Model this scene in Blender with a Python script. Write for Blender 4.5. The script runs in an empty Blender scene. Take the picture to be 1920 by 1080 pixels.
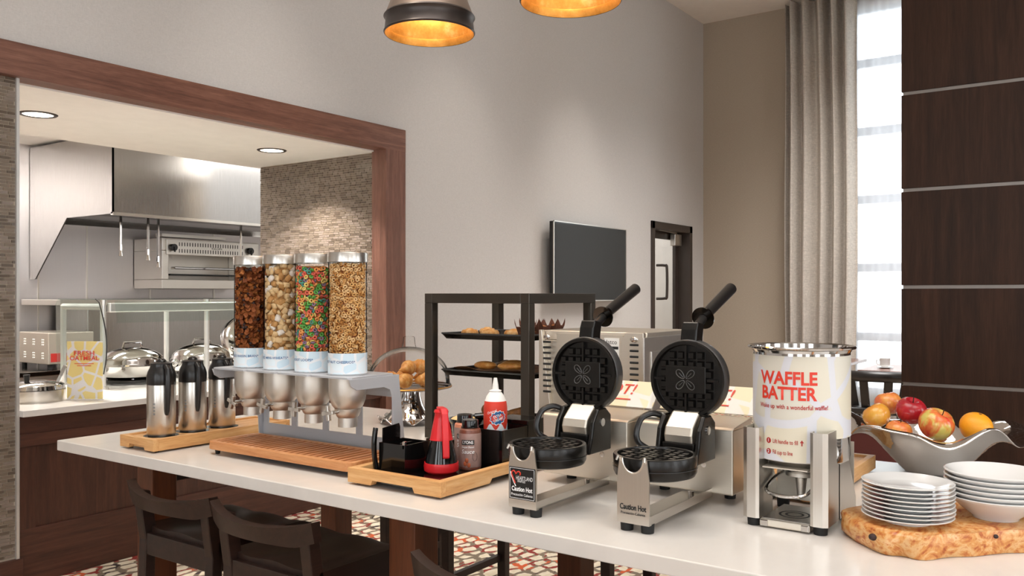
import bpy, bmesh, math, random
import numpy as np
from mathutils import Vector, Matrix
random.seed(7)
PI = math.pi
S = bpy.context.scene
COL = S.collection

# ------------------------------------------------------------------ camera
cam_d = bpy.data.cameras.new('camera'); cam = bpy.data.objects.new('camera', cam_d); COL.objects.link(cam)
cam_d.sensor_width = 36.0; cam_d.lens = 30.41; cam_d.shift_y = 0.00625
cam_d.clip_start = 0.05; cam_d.clip_end = 200
HEAD = math.atan2(1154, 1622)
cam.location = (0, 0, 1.514); cam.rotation_euler = (PI/2, 0, HEAD - PI/2)
S.camera = cam
# ------------------------------------------------------------------ world (overcast daylight)
w = bpy.data.worlds.new('world'); S.world = w; w.use_nodes = True
bg = w.node_tree.nodes['Background']; bg.inputs[0].default_value = (0.93, 0.97, 1.0, 1); bg.inputs[1].default_value = 3.3
# ------------------------------------------------------------------ exposure
S.view_settings.view_transform = 'Standard'; S.view_settings.look = 'None'
S.view_settings.exposure = 0.57; S.view_settings.gamma = 1.0; S.view_settings.use_curve_mapping = False
# ------------------------------------------------------------------ ceiling lights and added area fills
def area(name, loc, sx, sy, power, col=(1, .9, .78), rot=(0, 0, 0), spread=180):
    d = bpy.data.lights.new(name, 'AREA'); d.shape = 'RECTANGLE'; d.size = sx; d.size_y = sy; d.energy = power; d.color = col; d.spread = math.radians(spread)
    o = bpy.data.objects.new(name, d); COL.objects.link(o); o.location = loc; o.rotation_euler = rot
    return o
def spot(name, loc, tgt, power, ang=60, blend=.6, col=(1, .87, .72), rad=.05):
    d = bpy.data.lights.new(name, 'SPOT'); d.energy = power; d.spot_size = math.radians(ang); d.spot_blend = blend
    d.color = col; d.shadow_soft_size = rad
    o = bpy.data.objects.new(name, d); COL.objects.link(o); o.location = loc
    o.rotation_euler = (Vector(tgt) - Vector(loc)).to_track_quat('-Z', 'Y').to_euler()
    return o
area('ceiling_fill_light', (1.0, 1.2, 5.1), 3.0, 3.0, 42, (1, .97, .94), spread=125)  # large soft area fills added to stand in for general ceiling lighting
area('ceiling_fill_light', (1.0, -2.6, 5.1), 3.0, 3.0, 45, (1, .97, .94), spread=130)
area('ceiling_fill_light', (8.6, 1.6, 5.1), 2.4, 2.4, 120, (1, .97, .94), spread=110)  # added fill, brightens the far end of the room
area('kitchen_ceiling_light', (2.6, 6.45, 2.84), 1.6, .3, 55, (1, .97, .93))
area('kitchen_ceiling_light', (5.6, 6.42, 2.84), 1.6, .3, 18, (1, .97, .93))
area('corridor_light', (10.0, 5.9, 3.05), 1.2, .8, 20, (1, .97, .98))
for sx_ in (3.6, 5.6, 7.6):
    spot('ceiling_spot', (sx_, 3.3, 5.1), (sx_ + .1, 4.66, 1.2), 70, 48, 1.0, (1, .93, .85))
for yy in (3.0, 1.9):
    spot('ceiling_spot', (1.7, yy + .9, 5.1), (2.4, yy - .1, .9), 105, 38, .9, rad=.05)

# ------------------------------------------------------------------ helpers
def lin(c):
    if isinstance(c, str): c = tuple(int(c[i:i+2], 16) / 255 for i in (0, 2, 4))
    return tuple((x / 12.92 if x <= .04045 else ((x + .055) / 1.055) ** 2.4) for x in c) + (1,)
MATS = {}
class NT:
    def __init__(self, name):
        m = bpy.data.materials.new(name); m.use_nodes = True
        self.m = m; self.t = m.node_tree; self.b = self.t.nodes['Principled BSDF']; MATS[name] = m
    def n(self, typ, **k):
        x = self.t.nodes.new(typ)
        for a, v in k.items():
            if a in x.inputs: x.inputs[a].default_value = v
            else: setattr(x, a, v)
        return x
    def l(self, a, b): self.t.links.new(a, b)
    def coord(self, scale=(1, 1, 1), loc=(0, 0, 0), rot=(0, 0, 0), src='Object'):
        c = self.n('ShaderNodeTexCoord'); mp = self.n('ShaderNodeMapping')
        mp.inputs['Scale'].default_value = scale; mp.inputs['Location'].default_value = loc; mp.inputs['Rotation'].default_value = rot
        self.l(c.outputs[src], mp.inputs[0]); return mp.outputs[0]
    def noise(self, vec, scale=5, detail=4, rough=.55, dist=0):
        x = self.n('ShaderNodeTexNoise'); x.inputs['Scale'].default_value = scale; x.inputs['Detail'].default_value = detail
        x.inputs['Roughness'].default_value = rough; x.inputs['Distortion'].default_value = dist
        self.l(vec, x.inputs['Vector']); return x.outputs['Fac']
    def ramp(self, fac, stops, interp='LINEAR'):
        r = self.n('ShaderNodeValToRGB'); r.color_ramp.interpolation = interp
        e = r.color_ramp.elements
        while len(e) < len(stops): e.new(.5)
        for i, (p, c) in enumerate(stops): e[i].position = p; e[i].color = lin(c) if len(c) != 4 or isinstance(c, str) else c
        self.l(fac, r.inputs[0]); return r.outputs[0]
    def bump(self, h, strength=.2, dist=.01):
        b = self.n('ShaderNodeBump'); b.inputs['Strength'].default_value = strength; b.inputs['Distance'].default_value = dist
        self.l(h, b.inputs['Height']); self.l(b.outputs[0], self.b.inputs['Normal'])
    def set(self, **k):
        for a, v in k.items(): self.b.inputs[a.replace('_', ' ')].default_value = v
def flat(name, col, rough=.5, metal=0, var=.06, vs=8, spec=.5, bump=0, coat=0, sss=0):
    q = NT(name); c = lin(col)
    f = q.noise(q.coord(), vs, 3)
    lo = tuple(max(0, x * (1 - var)) for x in c[:3]) + (1,); hi = tuple(min(1, x * (1 + var)) for x in c[:3]) + (1,)
    q.l(q.ramp(f, [(.3, lo), (.7, hi)]), q.b.inputs['Base Color'])
    q.set(Roughness=rough, Metallic=metal); q.b.inputs['Specular IOR Level'].default_value = spec
    q.b.inputs['Coat Weight'].default_value = coat
    if bump: q.bump(q.noise(q.coord(), vs * 8, 4), bump, .003)
    return q.m
def wood(name, cols, axis='x', scale=1.0, rough=.35, ring=6.0, coat=0., dist=1.2):
    q = NT(name)
    st = {'x': (.5, 7, 7), 'y': (7, .5, 7), 'z': (7, 7, .5)}[axis]
    v = q.coord(tuple(s * scale for s in st))
    oi = q.n('ShaderNodeObjectInfo'); ad = q.n('ShaderNodeVectorMath', operation='ADD'); ml = q.n('ShaderNodeMath', operation='MULTIPLY'); ml.inputs[1].default_value = 13
    q.l(oi.outputs['Random'], ml.inputs[0]); q.l(v, ad.inputs[0]); q.l(ml.outputs[0], ad.inputs[1]); v = ad.outputs[0]
    a = q.noise(v, ring * .4, 3, .5, dist); b = q.noise(v, ring * 3.5, 5, .65, .3)
    mx = q.n('ShaderNodeMix'); mx.data_type = 'FLOAT'; mx.inputs[0].default_value = .4; q.l(a, mx.inputs[2]); q.l(b, mx.inputs[3])
    n = len(cols)
    q.l(q.ramp(mx.outputs[0], [(.3 + .4 * i / (n - 1), c) for i, c in enumerate(cols)]), q.b.inputs['Base Color'])
    q.set(Roughness=rough); q.b.inputs['Coat Weight'].default_value = coat; q.bump(b, .08, .002)
    return q.m
def steel(name, col=(.62, .6, .57), rough=.28, axis='z', streak=.05, metal=1.):
    q = NT(name); st = {'x': (.6, 60, 60), 'y': (60, .6, 60), 'z': (60, 60, .6)}[axis]
    f = q.noise(q.coord(tuple(k * 4 if k > 1 else k for k in st)), 6, 2, .5)
    c = lin(col)
    q.l(q.ramp(f, [(.25, tuple(x * .95 for x in c[:3]) + (1,)), (.75, tuple(min(1, x * 1.03) for x in c[:3]) + (1,))]), q.b.inputs['Base Color'])
    mr = q.n('ShaderNodeMapRange'); q.l(f, mr.inputs[0]); mr.inputs[3].default_value = max(.02, rough - streak); mr.inputs[4].default_value = rough + streak
    q.l(mr.outputs[0], q.b.inputs['Roughness']); q.set(Metallic=metal); return q.m
def chrome(name, col=(.8, .79, .78), rough=.08):
    q = NT(name); q.b.inputs['Base Color'].default_value = lin(col); q.set(Metallic=1., Roughness=rough)
    q.bump(q.noise(q.coord(), 6, 2), .03, .01); return q.m
def glass(name, tint=(1, 1, 1), mixf=.88, rough=.02):
    # thin pane: mostly see-through, with a fresnel-free glossy film
    q = NT(name); t = q.t
    tr = q.n('ShaderNodeBsdfTransparent'); tr.inputs[0].default_value = tint + (1,)
    gl = q.n('ShaderNodeBsdfGlossy'); gl.inputs['Roughness'].default_value = rough
    fr = q.n('ShaderNodeLayerWeight'); fr.inputs[0].default_value = 1 - mixf
    mx = q.n('ShaderNodeMixShader'); q.l(fr.outputs['Fresnel'], mx.inputs[0]); q.l(tr.outputs[0], mx.inputs[1]); q.l(gl.outputs[0], mx.inputs[2])
    q.l(mx.outputs[0], t.nodes['Material Output'].inputs['Surface']); return q.m
def emit(name, col, st):
    q = NT(name); q.b.inputs['Emission Color'].default_value = lin(col); q.b.inputs['Emission Strength'].default_value = st
    q.b.inputs['Base Color'].default_value = lin(col); return q.m
def blobs(name, base, cell, scale, thr=.09, c2=None, seed=0., rough=.4):
    q = NT(name); v = q.coord((scale,) * 3, (seed, seed * .7, seed * .3))
    vo = q.n('ShaderNodeTexVoronoi', feature='DISTANCE_TO_EDGE'); vo.inputs['Scale'].default_value = 1; vo.inputs['Randomness'].default_value = .8
    q.l(v, vo.inputs['Vector'])
    vc = q.n('ShaderNodeTexVoronoi', feature='F1'); vc.inputs['Scale'].default_value = 1; vc.inputs['Randomness'].default_value = .8; q.l(v, vc.inputs['Vector'])
    sx = q.n('ShaderNodeSeparateColor'); q.l(vc.outputs['Color'], sx.inputs[0])
    cc = q.ramp(sx.outputs[0], [(.0, cell), (.55, cell), (.6, c2 or cell), (1, c2 or cell)])
    m = q.ramp(vo.outputs['Distance'], [(thr, (0., 0., 0., 1)), (thr + .02, (1., 1., 1., 1))])
    mx = q.n('ShaderNodeMix'); mx.data_type = 'RGBA'; q.l(m, mx.inputs[0]); mx.inputs[6].default_value = lin(base); q.l(cc, mx.inputs[7])
    q.l(mx.outputs[2], q.b.inputs['Base Color']); q.set(Roughness=rough); return q.m

class MB:
    def __init__(s): s.v = []; s.f = []; s.m = []
    def add(s, vs, fs, mi=0, M=None):
        o = len(s.v); s.v += [tuple(M @ Vector(p)) if M else tuple(p) for p in vs]
        s.f += [tuple(i + o for i in f) for f in fs]; s.m += [mi] * len(fs); return s
    def box(s, x0, x1, y0, y1, z0, z1, mi=0, M=None):
        v = [(x, y, z) for x in (x0, x1) for y in (y0, y1) for z in (z0, z1)]
        return s.add(v, [(0, 1, 3, 2), (4, 6, 7, 5), (0, 4, 5, 1), (2, 3, 7, 6), (0, 2, 6, 4), (1, 5, 7, 3)], mi, M)
    def bar(s, p0, p1, w, h, mi=0, up=(0, 0, 1)):
        p0 = Vector(p0); p1 = Vector(p1); d = (p1 - p0); L = d.length; d.normalize(); u = Vector(up)
        if abs(d.dot(u)) > .98: u = Vector((1, 0, 0))
        sd = d.cross(u).normalized(); u = sd.cross(d).normalized()
        M = Matrix(((d.x, sd.x, u.x, p0.x), (d.y, sd.y, u.y, p0.y), (d.z, sd.z, u.z, p0.z), (0, 0, 0, 1)))
        return s.box(0, L, -w/2, w/2, -h/2, h/2, mi, M)
    def cyl(s, p0, p1, r0, r1=None, n=20, mi=0, caps=True):
        r1 = r0 if r1 is None else r1; p0 = Vector(p0); p1 = Vector(p1); d = (p1 - p0).normalized()
        a = d.orthogonal().normalized(); b = d.cross(a); v = []
        for p, r in ((p0, r0), (p1, r1)):
            for i in range(n):
                t = 2 * PI * i / n; v.append(p + a * math.cos(t) * r + b * math.sin(t) * r)
        f = [(i, (i + 1) % n, n + (i + 1) % n, n + i) for i in range(n)]
        if caps: f += [tuple(range(n))[::-1], tuple(range(n, 2 * n))]
        return s.add(v, f, mi)
    def lathe(s, prof, n=32, c=(0, 0, 0), mod=None, mi=0, M=None):
        v = []; f = []; rows = []
        for k, (r, z) in enumerate(prof):
            if r <= 1e-6: rows.append([len(v)]); v.append((c[0], c[1], c[2] + z)); continue
            row = []
            for i in range(n):
                t = 2 * PI * i / n; rr, zz = (r, z) if mod is None else mod(t, r, z, k)
                row.append(len(v)); v.append((c[0] + rr * math.cos(t), c[1] + rr * math.sin(t), c[2] + zz))
            rows.append(row)
        for a, b in zip(rows, rows[1:]):
            if len(a) == 1 and len(b) == 1: continue
            for i in range(n):
                j = (i + 1) % n
                if len(a) == 1: f.append((a[0], b[j], b[i]))
                elif len(b) == 1: f.append((a[i], a[j], b[0]))
                else: f.append((a[i], a[j], b[j], b[i]))
        return s.add(v, f, mi, M)
    def prism(s, poly, axis, a0, a1, mi=0):
        n = len(poly)
        def P(p, a): return {'x': (a, p[0], p[1]), 'y': (p[0], a, p[1]), 'z': (p[0], p[1], a)}[axis]
        v = [P(p, a0) for p in poly] + [P(p, a1) for p in poly]
        return s.add(v, [tuple(range(n)), tuple(range(n, 2 * n))[::-1]] + [(i, n + i, n + (i + 1) % n, (i + 1) % n) for i in range(n)], mi)
    def tube(s, pts, r, n=10, mi=0, closed=False, sq=None):
        pts = [Vector(p) for p in pts]; N = len(pts); rs = r if isinstance(r, (list, tuple)) else [r] * N
        v = []; up = None
        for k, p in enumerate(pts):
            q0 = pts[k - 1] if (k or closed) else p; q1 = pts[(k + 1) % N] if (k < N - 1 or closed) else p
            d = (q1 - q0).normalized()
            if up is None: up = d.orthogonal().normalized()
            a = (up - d * up.dot(d)).normalized(); up = a; b = d.cross(a)
            for i in range(n):
                t = 2 * PI * i / n + PI / n; v.append(p + (a * math.cos(t) + b * math.sin(t)) * rs[k])
        f = []
        for k in range(N if closed else N - 1):
            o = k * n; o2 = ((k + 1) % N) * n
            f += [(o + i, o + (i + 1) % n, o2 + (i + 1) % n, o2 + i) for i in range(n)]
        if not closed: f += [tuple(range(n))[::-1], tuple(range((N - 1) * n, N * n))]
        return s.add(v, f, mi)
    def ball(s, c, r, n=16, m=10, mi=0, fn=None, M=None):
        r = (r, r, r) if not isinstance(r, (tuple, list)) else r; v = [(0, 0, -1)]; f = []
        for k in range(1, m):
            ph = PI * k / m - PI / 2
            v += [(math.cos(ph) * math.cos(2 * PI * i / n), math.cos(ph) * math.sin(2 * PI * i / n), math.sin(ph)) for i in range(n)]
        v.append((0, 0, 1)); T = len(v) - 1
        for i in range(n):
            j = (i + 1) % n; f.append((0, 1 + j, 1 + i)); f.append((T, 1 + (m - 2) * n + i, 1 + (m - 2) * n + j))
            for k in range(m - 2): f.append((1 + k * n + i, 1 + k * n + j, 1 + (k + 1) * n + j, 1 + (k + 1) * n + i))
        if fn: v = [fn(*p) for p in v]
        return s.add([(c[0] + p[0] * r[0], c[1] + p[1] * r[1], c[2] + p[2] * r[2]) for p in v], f, mi, M)
    def grid(s, fn, nu, nv, mi=0):
        v = [fn(i / nu, j / nv) for j in range(nv + 1) for i in range(nu + 1)]
        return s.add(v, [(j * (nu + 1) + i, j * (nu + 1) + i + 1, (j + 1) * (nu + 1) + i + 1, (j + 1) * (nu + 1) + i) for j in range(nv) for i in range(nu)], mi)
    def build(s, name, mats, parent=None, smooth=False, bevel=0, solid=0, sub=0, recalc=True, seg=2, ang=35):
        me = bpy.data.meshes.new(name); me.from_pydata(s.v, [], s.f)
        for m in (mats if isinstance(mats, (list, tuple)) else [mats]): me.materials.append(MATS[m])
        me.polygons.foreach_set('material_index', s.m)
        if recalc:
            bm = bmesh.new(); bm.from_mesh(me); bmesh.ops.recalc_face_normals(bm, faces=bm.faces); bm.to_mesh(me); bm.free()
        if smooth:
            me.polygons.foreach_set('use_smooth', [True] * len(me.polygons)); me.set_sharp_from_angle(angle=math.radians(ang))
        o = bpy.data.objects.new(name, me); COL.objects.link(o)
        if parent: o.parent = parent
        if solid: md = o.modifiers.new('thickness', 'SOLIDIFY'); md.thickness = solid; md.offset = 0
        if bevel: md = o.modifiers.new('bevel', 'BEVEL'); md.width = bevel; md.segments = seg; md.limit_method = 'ANGLE'; md.angle_limit = math.radians(40)
        if sub: md = o.modifiers.new('sub', 'SUBSURF'); md.levels = sub; md.render_levels = sub
        return o
def spline(pts, n=6):
    P = [Vector(p) for p in pts]; P = [P[0]] + P + [P[-1]]; out = []
    for i in range(1, len(P) - 2):
        a, b, c, d = P[i - 1:i + 3]
        for k in range(n):
            t = k / n; out.append(.5 * ((2 * b) + (c - a) * t + (2 * a - 5 * b + 4 * c - d) * t * t + (3 * b - a - 3 * c + d) * t ** 3))
    return out + [P[-2]]
def tag(o, label, cat, group=None, kind=None):
    o['label'] = label; o['category'] = cat
    if group: o['group'] = group
    if kind: o['kind'] = kind
    return o
def thing(name, label, cat, loc=(0, 0, 0), rz=0, group=None):
    o = bpy.data.objects.new(name, None); COL.objects.link(o); o.location = loc; o.rotation_euler = (0, 0, rz)
    o.empty_display_size = .05
    return tag(o, label, cat, group)
def struct(o, label=None):
    o['kind'] = 'structure'
    if label: o['label'] = label
    return o
def dup(o, label=None, loc=None, rz=None, parent=None):
    c = o.copy(); COL.objects.link(c); c.parent = parent
    if label: c['label'] = label
    if loc is not None: c.location = loc
    if rz is not None: c.rotation_euler = (0, 0, rz)
    for ch in o.children: dup(ch, parent=c)
    return c
def text(name, body, size, mat, parent, fn, bold=.0, align='CENTER', thick=.0006, spacing=1.0, shear=0, sx=1.0, width=None):
    """letters as a thin mesh; fn maps the text plane (u, v, height) to the parent's space"""
    cu = bpy.data.curves.new(name, 'FONT'); cu.body = body; cu.size = size; cu.align_x = align; cu.align_y = 'CENTER'
    cu.offset = bold * size; cu.space_character = spacing; cu.shear = shear; cu.resolution_u = 3
    ob = bpy.data.objects.new(name, cu); COL.objects.link(ob)
    bpy.context.view_layer.update()
    me = bpy.data.meshes.new_from_object(ob.evaluated_get(bpy.context.evaluated_depsgraph_get()))
    bpy.data.objects.remove(ob)
    bm = bmesh.new(); bm.from_mesh(me)
    if width:
        xs = [v.co.x for v in bm.verts]; sx = width / max(1e-6, max(xs) - min(xs))
    bmesh.ops.triangulate(bm, faces=bm.faces)
    for v in bm.verts: v.co = Vector(fn(v.co.x * sx, v.co.y, thick))
    bm.to_mesh(me); bm.free(); me.materials.clear(); me.materials.append(MATS[mat]); me.name = name
    o = bpy.data.objects.new(name, me); COL.objects.link(o); o.parent = parent
    return o
# print planes: facing -x (reader looks along +x, u runs to -y), and on an upright cylinder
def on_negx(x, yc, zc): return lambda u, v, h: (x - h, yc - u, zc + v)
def on_cyl(r, ang, zc, c=(0, 0)): return lambda u, v, h: (c[0] + (r + h) * math.cos(ang + u / r), c[1] + (r + h) * math.sin(ang + u / r), zc + v)
# ------------------------------------------------------------------ materials
def fabricwall(name, col, sc=260, strength=.12):
    q = NT(name); c = lin(col)
    f = q.noise(q.coord((sc, sc, sc * .25)), 1, 3, .6); g = q.noise(q.coord((sc * .2, sc * .2, sc)), 1, 2)
    mx = q.n('ShaderNodeMath', operation='ADD'); q.l(f, mx.inputs[0]); q.l(g, mx.inputs[1])
    hv = q.n('ShaderNodeMath', operation='MULTIPLY'); q.l(mx.outputs[0], hv.inputs[0]); hv.inputs[1].default_value = .5
    q.l(q.ramp(hv.outputs[0], [(.3, tuple(x * .9 for x in c[:3]) + (1,)), (.7, tuple(min(1, x * 1.06) for x in c[:3]) + (1,))]), q.b.inputs['Base Color'])
    q.set(Roughness=.85); q.bump(hv.outputs[0], strength, .002); return q.m
fabricwall('wallpaper', 'cbc7c3'); fabricwall('far_wall_paint', 'b0a392', 200, .05)
flat('ceiling_paint', 'e6e0d8', .9, var=.02); flat('kitchen_ceiling_paint', 'f4f1ec', .9, var=.02)
flat('white_plaster', 'e8e4df', .85, var=.03)
wood('walnut', ['54342a', '764f40', '916756'], 'x', 1.2, .38); wood('walnut_up', ['54342a', '744d3e', '8c6252'], 'z', 1.2, .35)
wood('cabinet_wood', ['331d15', '46291e', '583628'], 'z', 1.5, .4); wood('cabinet_wood_long', ['351f17', '4b2c21', '5f3b2d'], 'x', 1.2, .4)
wood('panel_wood', ['22140d', '35201499'[:6], '452b1d'], 'z', 1.0, .5, ring=5)
MATS['panel_wood'].node_tree.nodes['Principled BSDF'].inputs['Specular IOR Level'].default_value = .25
wood('stool_wood', ['1a0f0a', '281812', '36221a'], 'x', 1.4, .36); wood('post_wood', ['46240f', '5c3018', '6c3c20'], 'z', 1.4, .35)
wood('oak_tray', ['b87e48', 'd6a268', 'e6be8a'], 'x', 1.6, .4); wood('oak_tray_y', ['b87e48', 'd6a268', 'e6be8a'], 'y', 1.6, .4)
wood('slat_wood', ['a8653a', 'bf7c4c', 'd0946a'], 'x', 2, .42); wood('slat_frame_wood', ['b06c3c', 'c98a56', 'd9a070'], 'y', 2, .4)
wood('table_wood', ['5a3a30', '6d493d', '7d5748'], 'y', 1.2, .25)
steel('brushed', (.84, .82, .79), .3, 'z'); steel('brushed_x', (.84, .82, .79), .32, 'x'); steel('brushed_y', (.88, .85, .80), .44, 'y'); steel('wall_steel', (.84, .82, .82), .45, 'z')
steel('hood_steel', (.70, .69, .68), .26, 'z'); steel('dull_alu', (.84, .82, .79), .42, 'z', .03); steel('stand_paint', (.74, .75, .77), .5, 'x', .02, .35)
chrome('chrome'); chrome('polished_alu', (.86, .85, .84), .07)
_q = MATS['polished_alu'].node_tree.nodes; [setattr(n.inputs['Scale'], 'default_value', 16) for n in _q if n.type == 'TEX_NOISE']; [setattr(n.inputs['Strength'], 'default_value', .35) for n in _q if n.type == 'BUMP']; chrome('dark_chrome', (.35, .33, .31), .15)
flat('black_plastic', '1a1817', .3, var=.1); flat('black_gloss', '0d0c0c', .12, var=.1, coat=.3); flat('black_rubber', '161616', .7)
flat('cast_iron', '1d1b19', .24, .4, var=.2, vs=40, bump=.1); flat('iron_grey', '6c6c6c', .35, .8, var=.1, vs=20)
flat('case_frame', '4c463f', .33, .55); flat('case_frame_light', '5c5c5c', .35, .5)
flat('red_plastic', 'd8232a', .3, var=.04); flat('ceramic', 'e0dfdd', .12, var=.01, coat=.4); flat('paper_white', 'f3f2ee', .5, var=.01)
flat('red_print', 'd93a26', .5, var=.03); flat('dark_red_print', 'b02a24', .5); flat('blue_print', '1f5f96', .5); flat('white_print', 'f4f4f4', .4)
flat('black_print', '222222', .5); flat('grey_print', '777777', .5); flat('label_black', '1b1a1a', .35)
blobs('oatmeal_card', 'e6e4e6', 'ecd88e', 14, .07, seed=3.); blobs('batter_label', 'd4d4da', 'd6d1c4', 8.5, .07, 'dad2be', seed=5.3)
blobs('hot_card', 'eae7e0', 'ece0bd', 12, .08, seed=1.7); blobs('cereal_label', 'e4e8ec', 'c9dde9', 22, .07, 'dfecf3', seed=2.2)
blobs('waffle_sticker', 'f2d68c', 'ecb964', 24, .12, 'f7e6b8', seed=.4)
glass('clear_glass', (.97, .985, .975), .93); glass('case_glass', (.985, .985, .985), .95); glass('acrylic', (.985, .98, .975), .9, .03)
glass('guard_glass', (.93, .965, .95), .9); glass('hopper_glass', (.99, .99, .985), .95)
glass('syrup_glass', (.12, .05, .03), .92)
def quartz(name, col):
    q = NT(name); c = lin(col); f = q.noise(q.coord((1, 1, 1)), 3, 5, .6, 1.5); g = q.noise(q.coord(), 90, 3)
    a = q.ramp(f, [(.35, tuple(x * .95 for x in c[:3]) + (1,)), (.6, c)])
    q.l(a, q.b.inputs['Base Color']); q.set(Roughness=.22); q.bump(g, .02, .001); return q.m
quartz('quartz', 'dcd7d1')
def carpet():
    q = NT('carpet'); v = q.coord((9, 13, 1), rot=(0, 0, .25))
    n = q.n('ShaderNodeTexNoise'); n.inputs['Scale'].default_value = 1.2; q.l(v, n.inputs['Vector'])
    ad = q.n('ShaderNodeMixRGB'); ad.blend_type = 'ADD'; ad.inputs[0].default_value = .6; q.l(v, ad.inputs[1]); q.l(n.outputs['Color'], ad.inputs[2])
    vo = q.n('ShaderNodeTexVoronoi', feature='DISTANCE_TO_EDGE'); vo.inputs['Scale'].default_value = 1.; vo.inputs['Randomness'].default_value = .55
    vo.distance = 'CHEBYCHEV' if False else vo.distance
    q.l(ad.outputs[0], vo.inputs['Vector'])
    m = q.ramp(vo.outputs['Distance'], [(.13, (0., 0., 0., 1)), (.18, (1., 1., 1., 1))])
    k = q.noise(q.coord((4, 6, 1)), 1.1, 2, .6)
    line = q.ramp(k, [(.0, '3c2c2a'), (.36, '7d6e5c'), (.47, '8b7a66'), (.5, '8e2b22'), (.56, '7d6e5c'), (.6, 'cf5a2c'), (.68, '857460')], 'CONSTANT')
    cr = q.noise(q.coord((3, 3, 1)), 6, 2); cream = q.ramp(cr, [(.3, 'd8c8ac'), (.7, 'efe4cf')])
    mx = q.n('ShaderNodeMix'); mx.data_type = 'RGBA'; q.l(m, mx.inputs[0]); q.l(line, mx.inputs[6]); q.l(cream, mx.inputs[7])
    q.l(mx.outputs[2], q.b.inputs['Base Color']); q.set(Roughness=.95); q.bump(q.noise(q.coord(), 500, 2), .4, .004)
carpet()
def cloth(name, col, sc=700):
    q = NT(name); c = lin(col); f = q.noise(q.coord((sc, sc, sc * .2)), 1, 2)
    f2 = q.noise(q.coord((sc * .1, sc * .1, sc)), 1, 2); a = q.n('ShaderNodeMath', operation='MULTIPLY'); q.l(f, a.inputs[0]); q.l(f2, a.inputs[1])
    q.l(q.ramp(a.outputs[0], [(.12, tuple(x * .75 for x in c[:3]) + (1,)), (.4, tuple(min(1, x * 1.12) for x in c[:3]) + (1,))]), q.b.inputs['Base Color'])
    q.set(Roughness=.9); return q.m
cloth('curtain_cloth', 'cec6bc', 160)
def sheer():
    q = NT('sheer_cloth'); t = q.t; tr = q.n('ShaderNodeBsdfTransparent'); tl = q.n('ShaderNodeBsdfTranslucent'); tl.inputs[0].default_value = (.5, .51, .54, 1)
    df = q.n('ShaderNodeBsdfDiffuse'); df.inputs[0].default_value = (.95, .95, .97, 1)
    m1 = q.n('ShaderNodeMixShader'); m1.inputs[0].default_value = .35; q.l(tl.outputs[0], m1.inputs[1]); q.l(df.outputs[0], m1.inputs[2])
    m2 = q.n('ShaderNodeMixShader'); m2.inputs[0].default_value = .62; q.l(tr.outputs[0], m2.inputs[1]); q.l(m1.outputs[0], m2.inputs[2])
    q.l(m2.outputs[0], t.nodes['Material Output'].inputs['Surface'])
sheer()
for i, c in enumerate(('5f5246', '786a5c', '83756a')): flat('tile_%d' % i, c, .22, var=.08, vs=30)  # lighter and darker tones put glassy reflections into the tile colour
flat('grout', 'b3a694', .85)
flat('metal_edge', 'd8d6d2', .3, .6); flat('joint_metal', '8f8781', .4, .5)
flat('tv_black', '201f1c', .5, var=.02); flat('tv_bezel', '1a1a1a', .3)
flat('door_dark', '3d342e', .45); flat('burgundy', '5a2620', .55); flat('dark_leather', '1e1a18', .4)
emit('lamp_glow', 'fff0d8', 5.0); emit('led_strip', 'eef8ff', .35)
def goldleaf():
    q = NT('gold_leaf'); f = q.noise(q.coord(), 14, 5, .65); q.l(q.ramp(f, [(.3, 'a5742f'), (.55, 'c8964c'), (.75, 'e2c084')]), q.b.inputs['Base Color'])
    q.set(Roughness=.4, Metallic=.75)
goldleaf()
flat('bronze', '4a4340', .38, .7, var=.15); flat('aged_bronze', '8a7a6e', .45, .6, var=.12)
flat('mullion', 'c4c8d2', .5)

# ------------------------------------------------------------------ room shell
WY = 4.66; CZ = 5.16; FX = 11.0
struct(MB().box(-5, 14, -6, 9, -.1, 0).build('floor', 'carpet'))
struct(MB().box(-5, 11.2, -6, 4.85, CZ, CZ + .1).build('ceiling', 'ceiling_paint'))
b = MB()      # left wall with the serving opening and the corridor door
b.box(-5, 11.2, WY, WY + .16, 2.72, CZ).box(4.9, 9.44, WY, WY + .16, 0, 2.72).box(9.44, 10.58, WY, WY + .16, 2.38, 2.72).box(10.58, 11.0, WY, WY + .16, 0, 2.72)
b.box(-5, 1.0, WY, WY + .16, 0, 2.72)
struct(b.build('wall_left', 'wallpaper'))
b = MB(); b.box(FX, FX + .2, 2.78, 4.82, 0, CZ).box(FX, FX + .2, -6, .4, 0, CZ).box(FX, FX + .2, .4, 2.78, 0, .3).box(FX, FX + .2, .4, 2.78, 5.0, CZ)
struct(b.build('wall_far', 'far_wall_paint'))
# window with mullions
wn = MB().box(FX + .08, FX + .16, 2.7, 2.78, .3, 5.0).box(FX + .08, FX + .16, .4, .48, .3, 5.0).box(FX + .08, FX + .16, .4, 2.78, 4.94, 5.0).box(FX + .08, FX + .16, .4, 2.78, .3, .38).build('window_1', 'mullion')
struct(wn)
for zz in (4.33, 3.5, 2.67, 1.84, 1.0): MB().box(FX + .09, FX + .15, .48, 2.7, zz - .05, zz + .05).build('window_mullion', 'mullion', wn)
for yy in (1.95, 1.2): MB().box(FX + .1, FX + .14, yy - .025, yy + .025, .38, 4.94).build('window_mullion', 'mullion', wn)
MB().box(FX + .115, FX + .121, .48, 2.7, .38, 4.94).build('window_pane', 'clear_glass', wn)
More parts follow.
